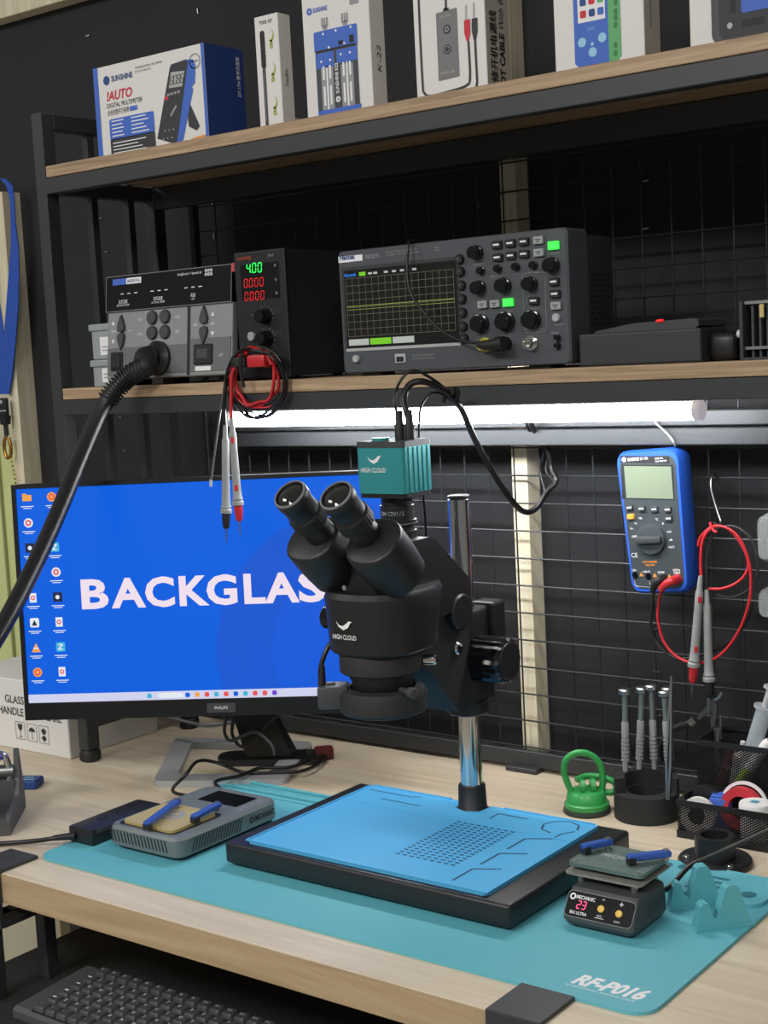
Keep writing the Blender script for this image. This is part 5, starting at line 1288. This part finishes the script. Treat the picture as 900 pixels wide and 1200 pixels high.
obj('post', G().cyl(pt(840, 862, 'y', 1.6), pt(840, 852, 'y', 1.6), .004, n=12).cyl(pt(844.5, 866, 'y', 1.6), pt(844.5, 838, 'y', 1.6), .0016, n=8).cyl(pt(840, 862, 'y', 1.6), Vector((pt(840, 862, 'y', 1.6).x, 1.6, .765)), .003, n=10), 'steel', t, 40)

# ================================================================== black mesh organizer
OX0, OX1 = -.7265, -.44
og = thing('mesh_organizer', 'black wire-mesh desk organizer with a tall pocket and low tray', 'organizer', (-.6, 1.55, .75))
mat('mesh_black', (34, 35, 37), .45, .2)
def lattice(g, M, u0, u1, v0, v1, p=.0050, t=.0013):
    """expanded-metal mesh: crossing thin strips, clipped to the rectangle"""
    H = v1 - v0; W = u1 - u0; sl = .62
    for s in (1, -1):
        k = -H / 1.0 if s == 1 else 0
        x = u0 - H / sl if s == 1 else u0
        xe = u1 if s == 1 else u1 + H / sl
        while x < xe:
            # strip from (x, v0) going up with slope
            a = (x, v0); b = (x + s * H / sl, v1)
            ta, tb = 0., 1.
            dx = b[0] - a[0]
            for lim, sg in ((u0, 1), (u1, -1)):
                f = (lim - a[0]) / dx
                if sg * dx > 0: ta = max(ta, f)
                else: tb = min(tb, f)
            if tb - ta > .02: g.line([(a[0] + dx * ta, v0 + H * ta), (a[0] + dx * tb, v0 + H * tb)], t, 0, M)
            x += p
    return g
gm = G()
PX0 = -.732
lattice(gm, FR(0, 1.5595, 0), PX0, OX1, .758, .846); lattice(gm, FR(0, 1.4905, 0), OX0, OX1, .757, .789)
lattice(gm, RT(PX0, 0, 0), 1.56, 1.628, .758, .846); lattice(gm, RT(OX0, 0, 0), 1.491, 1.559, .757, .789); lattice(gm, FR(0, 1.628, 0), PX0, OX1, .758, .846)
ms = obj('mesh_panels', gm, 'mesh_black', og, flat=True); ms['kind'] = 'stuff'
def frame(x0, x1, y0, y1, z0, z1, nm):
    g = G().box(x0, x1, y0 - .001, y0 + .001, z0, z1).box(x0, x1, y1 - .001, y1 + .001, z0, z1).box(x0 - .001, x0 + .001, y0, y1, z0, z1).box(x1 - .001, x1 + .001, y0, y1, z0, z1)
    obj(nm, g, 'mesh_black', og)
frame(PX0, OX1, 1.559, 1.629, .843, .850, 'pocket_rim'); frame(OX0, OX1, 1.490, 1.560, .7885, .7955, 'tray_rim'); frame(OX0, OX1, 1.489, 1.629, .750, .7585, 'bottom_band')
obj('floor_panel', G().box(OX0, OX1, 1.49, 1.628, .7505, .752), 'mesh_black', og)
# contents of the tray
def roll(name, label, c, axis, r0, r1, h, m, cat, core=None):
    c = Vector(c); axis = Vector(axis).normalized()
    t = thing(name, label, cat, c - Vector((0, 0, r1)))
    obj('tape', G().ax(c - axis * h / 2, c + axis, [(r0, 0), (r1, 0), (r1, h), (r0, h), (r0, 0)], 28), m, t, 40)
    if core: obj('core', G().ax(c - axis * h * .5, c + axis, [(r0 * .8, 0), (r0, 0), (r0, h * 1.02), (r0 * .8, h * 1.02), (r0 * .8, 0)], 24), core, t, 40)
    return t
c = pt(819, 963, 'y', 1.510)
roll('tape_roll', 'white tape roll in the organizer tray beside the tool stand', (c.x, 1.508, .7525 + .0215), (.15, -1, .12), .010, .0210, .012, 'white', 'tape', 'print_black')
roll('black_tape', 'black tape roll leaning behind the white roll in the tray', (c.x - .004, 1.538, .7525 + .0245), (.2, -1, .1), .012, .0240, .014, 'black_plastic', 'tape')
c = pt(868, 962, 'y', 1.528)
roll('red_tape', 'red tape roll with white rim in the organizer tray', (c.x, 1.532, .7525 + .0295), (.05, -1, .10), .015, .0250, .012, 'print_red', 'tape', None)
g = thing('tape_reel', 'white plastic reel around the red tape roll', 'reel', (c.x, 1.540, .7525))
cc = Vector((c.x, 1.5415, .7525 + .0300)); obj('rim', G().ax(cc, cc + Vector((.05, -1, .1)), [(.0255, 0), (.0292, 0), (.0292, .003), (.0255, .003), (.0255, 0)], 36), 'print_white', g, 40)
c = pt(846, 962, 'y', 1.536)
t = thing('blue_block', 'blue plastic piece lying in the organizer tray', 'tray item', (c.x, 1.536, .7525))
obj('block', G(TP(c.x, 1.534, .7525) @ RZ(.2)).box(-.012, .012, -.010, .012, .0, .040, .003, 2), 'print_blue', t, 40)
obj('block_top', G(TP(c.x, 1.534, .7925) @ RZ(.2)).box(-.010, .010, -.008, .010, .0, .002, .0008, 1), 'print_blue', t)
c = pt(885, 960, 'y', 1.510)
t = thing('flux_jar', 'small white jar standing in the organizer tray', 'jar', (c.x, 1.512, .7525))
jz = Vector((c.x, 1.512, .7525)); obj('jar_body', G().ax(jz, jz + Vector((0, 0, 1)), [(.0165, 0), (.0180, .002), (.0180, .028), (.0170, .030)], 32), 'white', t, 40)
obj('jar_lid', G().ax(jz + Vector((0, 0, .030)), jz + Vector((0, 0, 1)), [(.0188, 0), (.0188, .015), (.0178, .0165)], 32), 'white', t, 40)
obj('lid_sticker', G(TP(jz.x, jz.y, jz.z + .0467)).rect(-.006, -.004, .004, .005, .0003), mat('sticker_teal', (70, 150, 170), .5), t, flat=True)
# pens and syringe in the tall pocket
def stick(name, label, cat, foot, top, parts):
    t = thing(name, label, cat, foot); a, b = Vector(foot), Vector(top)
    for nm, prof, m in parts: obj(nm, G().ax(a, b, prof, 18), m, t, 40)
    return t
a = Vector((-.700, 1.588, .754)); b = pt(897, 828, 'y', 1.596); L = (b - a).length
stick('syringe', 'translucent solder paste syringe leaning in the tall pocket', 'syringe', a, b, [('barrel', [(.004, .0), (.0042, .022), (.0098, .026), (.0098, L - .004), (.0135, L - .003), (.0135, L)], 'clear_milky'), ('plunger', [(.0045, L), (.0045, L + .022), (.009, L + .023), (.009, L + .026)], 'light_grey'), ('paste', [(.0035, .02), (.0085, .028), (.0085, L * .6)], 'light_grey')])
a = Vector((-.716, 1.575, .754)); b = pt(902, 868, 'y', 1.588); L = (b - a).length
stick('marker_pen', 'lime green and white marker pen leaning in the tall pocket', 'pen', a, b, [('barrel', [(.003, 0), (.0062, .008), (.0062, L * .62)], mat('lime', (170, 205, 60), .4)), ('cap', [(.0066, L * .62), (.0070, L * .95), (.005, L)], 'white')])
a = Vector((-.722, 1.572, .754)); b = Vector((-.698, 1.585, .838)); L = (b - a).length
stick('red_pen', 'dark red pen standing low in the tall pocket', 'pen', a, b, [('barrel', [(.002, 0), (.004, .01), (.004, L)], mat('dark_red', (120, 40, 45), .5)), ('clip', [(.0045, L * .7), (.0045, L * .72)], 'steel')])
a = Vector((-.706, 1.612, .754)); b = Vector((-.690, 1.600, .842)); L = (b - a).length
stick('glue_tube', 'whitish glue tube standing in the tall pocket', 'tube', a, b, [('body', [(.010, 0), (.012, .01), (.010, L * .8)], 'off_white'), ('nozzle', [(.004, L * .8), (.003, L)], 'off_white')])

# ================================================================== screw flange with socket
fl = Vector((-.652, 1.428, .75))
t = thing('pipe_flange', 'black round flange with a short socket and screws', 'flange', fl)
fb = obj('flange_plate', G().ax(fl, fl + Vector((0, 0, 1)), [(.0400, 0), (.0408, .002), (.0408, .006), (.0395, .008)], 44), 'black_plastic', t, 40)
obj('socket', ringwall(G(TP(*fl)), .0155, .0220, .008, .034, 0, 2 * math.pi), 'black_plastic', t, 35)
obj('socket_floor', G(TP(*fl)).lathe([(.016, .008), (.016, .012)], 24), 'print_black', t)
for a in (-.62, 1.5, 3.6):
    c = fl + Vector((.031 * math.cos(a), .031 * math.sin(a), .008)); obj('screw', G().ax(c, c + Vector((0, 0, 1)), [(.0050, 0), (.0046, .0015), (.003, .0024), (.001, .0024), (0, .001)], 14), 'chrome', fb, 40)
# ================================================================== cable running along the mat to the right
t = thing('power_cable', 'black power cable running from the mini preheater to the right', 'cable', pt(790, 1024, 'z', .756))
obj('cable', G().tube([Vector((-.645, 1.262, .774)), Vector((-.637, 1.285, .7755)), pt(808, 1015, 'y', 1.315), pt(828, 1006, 'y', 1.33), pt(850, 996, 'y', 1.345), pt(905, 971, 'y', 1.375), pt(960, 945, 'y', 1.40)], .0027, 8), 'black_cable', t, 60)
obj('plug', G().cyl((-.648, 1.256, .774), (-.641, 1.274, .775), .0055, .0035, n=12), 'rubber', t, 40)

# ================================================================== left: adapter, cables, holder, carton
ad = thing('power_adapter', 'black slim power adapter lying beside the preheating station', 'adapter', (-1.344, 1.17, .7536))
a0 = Vector((-1.357, 1.112, 0)); AM = TP(-1.344, 1.168, 0) @ RZ(math.radians(1))
obj('body', G(AM).box(-.0215, .0215, -.058, .062, .7538, .7745, .003, 2), 'black_plastic', ad, 40)
obj('side_strip', G(AM).box(.0205, .0222, -.050, .055, .768, .7735), 'dark_grey', ad)
for y in (-.02, .012, .040): obj('port', G(AM).ring(0, y, .004, .0075, .7747, 18), 'rubber', ad, flat=True)
t = thing('adapter_cable', 'black cable plugged into the slim power adapter, crossing the desk', 'cable', (-1.40, 1.06, .752))
obj('cable', G().tube([Vector((-1.362, 1.104, .763)), Vector((-1.372, 1.093, .7615)), Vector((-1.398, 1.082, .757)), Vector((-1.43, 1.065, .754)), Vector((-1.47, 1.03, .754)), Vector((-1.52, 1.0, .754)), Vector((-1.6, .99, .754))], .0030, 8), 'black_cable', t, 60)
obj('plug', G().cyl((-1.352, 1.110, .763), (-1.374, 1.093, .7615), .0050, .0034, n=12), 'rubber', t, 40)
t = thing('station_cable', 'thin dark cable from the preheating station towards the monitor foot', 'cable', (-1.29, 1.3, .754))
obj('cable', G().tube([Vector((-1.292, 1.290, .768)), pt(203, 928, 'y', 1.312), pt(218, 908, 'z', .785), pt(232, 892, 'z', .782), pt(255, 894, 'z', .772), pt(285, 905, 'z', .763), pt(320, 905, 'z', .762), pt(352, 904, 'z', .760), pt(376, 893, 'z', .757), pt(385, 880, 'z', .755)], .0024, 8), 'black_cable', t, 60)
t = thing('usb_cable', 'dark cable curving from behind the station to the monitor neck', 'cable', (-1.27, 1.3, .754))
obj('cable', G().tube([Vector((-1.262, 1.30, .770)), pt(252, 917, 'y', 1.33), pt(282, 909, 'z', .765), pt(305, 900, 'z', .766), pt(340, 899, 'z', .764), pt(372, 888, 'z', .762)], .0026, 8), 'black_cable', t, 60)
t = thing('power_plug', 'dark red and black plug at the end of the desk cables', 'plug', pt(380, 888, 'z', .75))
c = pt(380, 888, 'z', .752); obj('plug_body', G(TP(c.x, c.y, .751) @ RZ(.8)).box(-.014, .014, -.009, .009, 0, .018, .004, 2), mat('plug_red', (110, 36, 38), .5), t, 40)
obj('plug_tail', G(TP(c.x, c.y, .751) @ RZ(.8)).box(-.028, -.013, -.007, .007, .002, .015, .003, 2), 'rubber', t, 40)
t = thing('monitor_cable', 'pale grey video cable running behind the monitor', 'cable', (-1.4, 1.5, .80))
obj('cable', G().tube([pt(190, 838, 'y', 1.50), pt(215, 845, 'y', 1.50), pt(240, 850, 'y', 1.50), pt(262, 848, 'y', 1.52), pt(300, 842, 'y', 1.56)], .0028, 8), 'mid_grey', t, 60)
for i, (P, lb) in enumerate((([(265, 840), (263, 858), (270, 868), (285, 862), (300, 858), (318, 872), (322, 885)], 'loop of grey cable hanging over the monitor neck'), ([(275, 836), (272, 860), (283, 875), (300, 868), (312, 850), (330, 835)], 'loop of black cable hanging beside the monitor neck'))):
    t = thing('hanging_cable', lb, 'cable', pt(290, 865, 'y', 1.44), 0, 'cables behind the monitor')
    obj('cable', G().tube([pt(u, v, 'y', 1.440 + .006 * i) for u, v in P], .0024, 8), 'dark_grey' if i == 0 else 'black_cable', t, 60)
# white carton behind the monitor
cz1 = .862
ct = thing('glass_carton', 'white carton printed GLASS with handling symbols behind the monitor', 'box', (-1.79, 1.45, .75))
obj('carton', G().box(-1.925, -1.664, 1.368, 1.55, .7503, cz1, .0015, 1), 'white_card', ct)
Mf = FR(-1.925, 1.3678, .75)
g = G(Mf).text('GLASS PRODUCT', .116, .074, .0125, .0004, 'l', .128, .01).text('HANDLE WITH CARE', .098, .055, .0125, .0004, 'l', .150, .01)
obj('lettering', g, 'print_dark', ct, flat=True)
g = G(Mf)
for u in (.148, .176, .204): g.line([(u - .011, .018), (u + .011, .018), (u + .011, .045), (u - .011, .045), (u - .011, .018)], .0007, .0004)
u = .148; g.poly([(u - .006, .042), (u + .006, .042), (u + .004, .034), (u, .031), (u - .004, .034)], .0005).line([(u, .032), (u, .022)], .001, .0005).rect(u - .004, .021, u + .004, .022, .0005)
u = .176; g.poly([(u - .008, .033), (u - .005, .038), (u, .040), (u + .005, .038), (u + .008, .033)], .0005).line([(u, .034), (u, .022), (u + .003, .022)], .0009, .0005)
u = .204; g.poly([(u - .006, .038), (u, .042), (u + .006, .038), (u + .003, .032), (u - .003, .032)], .0005).poly([(u - .006, .026), (u, .020), (u + .006, .026), (u + .002, .03), (u - .002, .03)], .0005)
obj('handling_symbols', g, 'print_dark', ct, flat=True)
obj('lettering', G(TP(0, 0, cz1 + .0003)).text('THIS SIDE UP', -1.80, 1.43, .008, 0, 'l', .07).text('KEEP DRY', -1.80, 1.415, .008, 0, 'l', .05), 'print_grey', ct, flat=True)
t = thing('small_white_box', 'small white labelled box behind the rack post', 'box', (-1.60, 1.50, .75))
c = pt(125, 858, 'y', 1.47)
obj('carton', G().box(c.x - .028, c.x + .014, 1.47, 1.53, .7503, c.z + .016, .001, 1), 'white_card', t)
obj('lettering', G(FR(c.x - .022, 1.4697, c.z - .004)).text('Type', 0, .004, .006, .0003, 'l').text('Model', 0, -.007, .006, .0003, 'l'), 'print_dark', t, flat=True)
# grey clamp holder at the left edge
hb_ = thing('iron_holder', 'dark grey tool holder with a chrome clip at the left edge', 'holder', (-1.50, 1.14, .75))
MXh = Matrix(((0, 0, 1, 0), (1, 0, 0, 0), (0, 1, 0, 0), (0, 0, 0, 1)))
Hx1 = -1.458
HY = [(1.094, .7505), (1.212, .7505), (1.212, .768), (1.205, .800), (1.192, .838), (1.185, .838), (1.178, .800), (1.168, .780), (1.140, .776), (1.106, .774), (1.094, .768)]
HRM = TP(Hx1, 1.094, 0) @ RZ(math.radians(41.9)) @ TP(-Hx1, -1.094, 0)
obj('side_wall', G(HRM).prism([(y - .0, z) for y, z in HY], Hx1 - .006, Hx1, MXh), mat('holder_grey', (78, 80, 82), .55), hb_)
obj('side_wall', G(HRM).prism([(y - .0, z) for y, z in HY], Hx1 - .052, Hx1 - .046, MXh), 'holder_grey', hb_)
obj('floor_plate', G(HRM).box(Hx1 - .046, Hx1 - .006, 1.094, 1.212, .7505, .760), 'holder_grey', hb_)
obj('rear_wall', G(HRM).box(Hx1 - .046, Hx1 - .006, 1.170, 1.205, .760, .800), 'holder_grey', hb_)
obj('front_wall', G(HRM).box(Hx1 - .046, Hx1 - .006, 1.094, 1.102, .760, .770), 'holder_grey', hb_)
pc_ = Vector((Hx1 - .022, 1.180, .800))
obj('chrome_clip', G(HRM).tube([pc_ + Vector((-.010, -.008, 0)), pc_ + Vector((-.012, -.010, .02)), pc_ + Vector((-.004, -.004, .034)), pc_ + Vector((.006, .0, .030)), pc_ + Vector((.010, .0, .008)), pc_ + Vector((.008, 0, -.002))], .0046, 12), 'chrome', hb_, 60)
obj('pivot_barrel', G(HRM).cyl(pc_ + Vector((-.020, .002, .010)), pc_ + Vector((.016, .002, .010)), .009, n=18), 'steel', hb_, 40)
obj('purple_cap', G(HRM).ax(pc_ + Vector((-.004, -.004, .028)), pc_ + Vector((-.004, -.004, 1)), [(.008, 0), (.009, .004), (.006, .008)], 16), mat('purple', (70, 66, 150), .4), hb_, 40)
obj('lever', G(HRM).loft([[pc_ + Vector((-.010 + x * .006, -.010 + y * .004, .030)) for x, y in ((-1, -1), (1, -1), (1, 1), (-1, 1))], [pc_ + Vector((-.020 + x * .007, -.014 + y * .004, .060)) for x, y in ((-1, -1), (1, -1), (1, 1), (-1, 1))], [pc_ + Vector((-.028 + x * .002, -.018 + y * .003, .088)) for x, y in ((-1, -1), (1, -1), (1, 1), (-1, 1))]]), 'black_gloss', hb_)
t = thing('blue_card', 'small blue packet lying behind the tool holder', 'packet', (-1.55, 1.24, .75))
c = pt(36, 918, 'z', .755)
obj('packet', G(TP(c.x, c.y, .7503) @ RZ(.5)).box(-.020, .014, -.016, .016, 0, .012, .002, 1), 'print_navy', t)
obj('packet_print', G(TP(c.x, c.y, .7625) @ RZ(.5)).rect(-.010, -.008, .008, -.004, .0002).rect(-.010, .002, .004, .006, .0002), 'pale_blue', t, flat=True)

# ================================================================== hanging lanyard on the wooden post
t = thing('lanyard', 'blue lanyard strap with black clip hanging on the wooden post', 'lanyard', pt(10, 300, 'y', 1.645))
mat('strap_blue', (36, 80, 178), .6, bump=.2, bscale=600)
def strap(P, wd, y):
    g = G(); n = len(P); vs = []; fs = []
    for i, (u, v, wpx) in enumerate(P):
        for s in (-1, 1):
            p = pt(u + s * wpx / 2, v, 'y', y); vs += [p, p + Vector((0, .0018, 0))]
    for i in range(n - 1):
        a = i * 4; b = a + 4
        fs += [(a, a + 2, b + 2, b), (a + 1, b + 1, b + 3, a + 3), (a, b, b + 1, a + 1), (a + 2, a + 3, b + 3, b + 2)]
    fs += [(0, 1, 3, 2), (n * 4 - 4, n * 4 - 2, n * 4 - 1, n * 4 - 3)]
    return g.add(vs, fs)
obj('strap', strap([(-6, 208, 6), (4, 210, 6), (11, 218, 7), (14, 235, 5), (15, 260, 5), (17, 290, 9), (16, 320, 12), (14, 360, 14), (11, 400, 14), (8, 440, 12), (5, 462, 10)], 0, 1.642), 'strap_blue', t)
obj('strap', strap([(-8, 340, 10), (-3, 380, 12), (1, 420, 12), (3, 462, 12)], 0, 1.646), 'strap_blue', t)
c = pt(5, 478, 'y', 1.636)
cl = obj('clip', G(TP(*c)).box(-.012, .010, -.004, .004, -.016, .018, .003, 2), 'black_plastic', t, 40)
obj('rivet', G(FR(c.x - .002, 1.6315, c.z + .011)).disc(0, 0, .0035, .0003), 'light_grey', cl, flat=True)
obj('clip_band', G(FR(c.x - .012, 1.6315, c.z - .006)).rect(0, 0, .022, .002, .0003), 'light_grey', cl, flat=True)
obj('swivel', G().cyl(c + Vector((0, 0, -.030)), c + Vector((0, 0, -.014)), .009, .011, n=16).tube([c + Vector((0, 0, -.03)), c + Vector((.001, 0, -.05))], .0045, 8, 3), 'black_plastic', t, 40)
kf = c + Vector((.001, 0, -.06))
obj('brass_hook', G().tube([kf + Vector((0, 0, .012)), kf + Vector((-.008, 0, .0)), kf + Vector((-.010, 0, -.016)), kf + Vector((-.004, 0, -.030)), kf + Vector((.006, 0, -.026)), kf + Vector((.009, 0, -.010)), kf + Vector((.005, 0, .006))], .0032, 10), mat('brass', (176, 130, 60), .3, .9), t, 60)
t = thing('chain', 'short beaded chain hanging beside the brass hook', 'chain', pt(16, 556, 'y', 1.645))
for k in range(7):
    p = pt(13 + k * .9, 536 + k * 5, 'y', 1.645); obj('bead', G().ax(p, p + Vector((0, 0, 1)), [(0, -.0022), (.0016, -.0015), (.0022, 0), (.0016, .0015), (0, .0022)], 8), 'brass', t, 60)

# ================================================================== camera cables
cc0 = Vector((AX + .006, TYY + .004, 1.2386)); cc1 = Vector((AX + .018, TYY + .006, 1.2386)); cc2 = Vector((AX + .026, TYY + .004, 1.2386))
E1 = pt(512, 462, 'y', 1.31)
def camcable(label, start, mids, r, m='black_cable', sleeve=True):
    t = thing('camera_cable', label, 'cable', start, 0, 'cables of the microscope camera')
    obj('cable', G().tube([start, start + Vector((0, 0, .02))] + mids, r, 8), m, t, 60)
    if sleeve: obj('plug', G().ax(start, start + Vector((0, 0, 1)), [(.0058, 0), (.0058, .016), (.0045, .018), (.0040, .032)], 16), 'rubber', t, 40)
tail = [pt(541, 480, 'y', 1.365), pt(555, 512, 'y', 1.41), pt(573, 546, 'y', 1.47), pt(592, 576, 'y', 1.53), pt(612, 599, 'y', 1.59), pt(628, 596, 'y', 1.610), pt(640, 578, 'y', 1.618)]
upt = [pt(636, 552, 'y', 1.628), pt(640, 530, 'y', 1.622), pt(630, 512, 'y', 1.612), pt(622, 502, 'y', 1.585), pt(618, 486, 'y', 1.56)]
def off(L, d): return [p + Vector(d) for p in L]
camcable('camera cable with the highest loop, bending over above the teal camera', cc0, [pt(462, 468, 'y', 1.27), pt(470, 445, 'y', 1.275), pt(485, 434, 'y', 1.285), pt(508, 445, 'y', 1.305), pt(526, 460, 'y', 1.335)] + off(tail, (-.002, 0, .001)) + off(upt, (-.004, 0, 0)), .0017)
camcable('thick camera cable bending below the highest loop', cc1, [pt(473, 468, 'y', 1.27), pt(480, 451, 'y', 1.28), pt(495, 447, 'y', 1.29), pt(512, 453, 'y', 1.31), pt(528, 463, 'y', 1.335)] + tail + [pt(652, 563, 'y', 1.618), pt(646, 548, 'y', 1.626)] + off(upt[1:], (.003, 0, 0)), .0038)
t = thing('camera_cable', 'thin camera cable dropping down beside the ribbed side of the teal camera', 'cable', pt(500, 640, 'y', 1.31), 0, 'cables of the microscope camera')
obj('cable', G().tube([pt(503, 690, 'y', 1.33), pt(500, 640, 'y', 1.315), pt(497, 590, 'y', 1.305), pt(491, 540, 'y', 1.302), pt(491, 500, 'y', 1.302), pt(493, 478, 'y', 1.302), pt(503, 462, 'y', 1.305), pt(516, 461, 'y', 1.32), pt(530, 470, 'y', 1.345)] + off(tail, (.004, -.004, .003)) + [pt(651, 566, 'y', 1.614), pt(640, 552, 'y', 1.625)] + off(upt[1:], (.0, .004, 0)), .0014, 8), 'black_cable', t, 60)
t = thing('cable_tie', 'black tie knot bundling the camera cables', 'cable tie', E1 + Vector((.02, .02, .005)))
c = pt(530, 463, 'y', 1.338)
obj('tie', G().tube([c + Vector((-.008, -.006, -.007)), c + Vector((-.003, -.007, .002)), c + Vector((.004, -.004, .007)), c + Vector((.008, 0, .004)), c + Vector((.004, .002, -.006))], .0026, 8), 'rubber', t, 60)
obj('knot', G(TP(*(c + Vector((.003, -.005, .004))))).box(-.005, .005, -.004, .004, -.004, .005, .002), 'rubber', t)

# ================================================================== keyboard on the tray
kbx, kby, kz = -1.335, .984, .5853
kb = thing('keyboard', 'black computer keyboard lying on the pull-out tray', 'keyboard', (-1.12, 1.04, kz))
MXk = Matrix(((0, 0, 1, 0), (1, 0, 0, 0), (0, 1, 0, 0), (0, 0, 0, 1)))
kd = .118
sl_ = math.radians(3.2)
obj('case', G().prism([(kby, kz), (kby + kd, kz), (kby + kd, kz + .0175), (kby + kd - .004, kz + .0190), (kby + .006, kz + .0125), (kby, kz + .009)], kbx, kbx + .445, MXk), mat('key_case', (74, 77, 80), .5), kb)
KM = TP(kbx + .030, kby + .004, kz + .0122) @ RX(sl_)
obj('key_bed', G(KM).rect(-.002, .0, .40, .1105, .0009), 'print_black', kb, flat=True)
kp = .0190; kh = .0180
kg = G().loft([[(x, y, 0) for x, y in rr(.0168, .0160, .0015, 2)], [(x, y, .0045) for x, y in rr(.0150, .0143, .002, 2)], [(x, y, .0060) for x, y in rr(.0125, .0118, .002, 2)]])
kme = mesh('key', kg, 30); kme.materials.append(mat('key_black', (70, 72, 75), .42))
Ti = tmat(kb).inverted()
rows = ['zzzzzzzzzzzzzzzzzzzz', '1234567890-=', 'QWERTYUIOP[]', "ASDFGHJKL;'", 'ZXCVBNM,./']
lg = G(KM)
for r in range(6):
    y = .1030 - r * kh - (.003 if r else 0)
    for c in range(20):
        x = .0095 + c * kp + (0 if r else .0)
        if x > .39: continue
        o = bpy.data.objects.new('key', kme); COL.objects.link(o); o.parent = kb
        o.matrix_local = Ti @ KM @ TP(x, y, .0012)
        if 1 <= r <= 4:
            s = rows[r]; k = c - 1
            if 0 <= k < len(s): lg.text(s[k], x - .004, y, .0042, .0074)
            else: lg.rect(x - .005, y + .0005, x + .001, y + .0025, .0074)
        else: lg.text('F%d' % (c + 1) if r == 0 else '-', x - .004, y, .0032, .0074)
obj('key_legends', lg, 'print_white', kb, flat=True)
obj('logo_print', G(TP(kbx + .004, kby + .050, kz + .0165) @ RX(sl_)).text('keyboard', .008, 0, .004, .0012, 'l', None, 0, None, 0, math.pi / 2), 'print_grey', kb, flat=True) if False else None
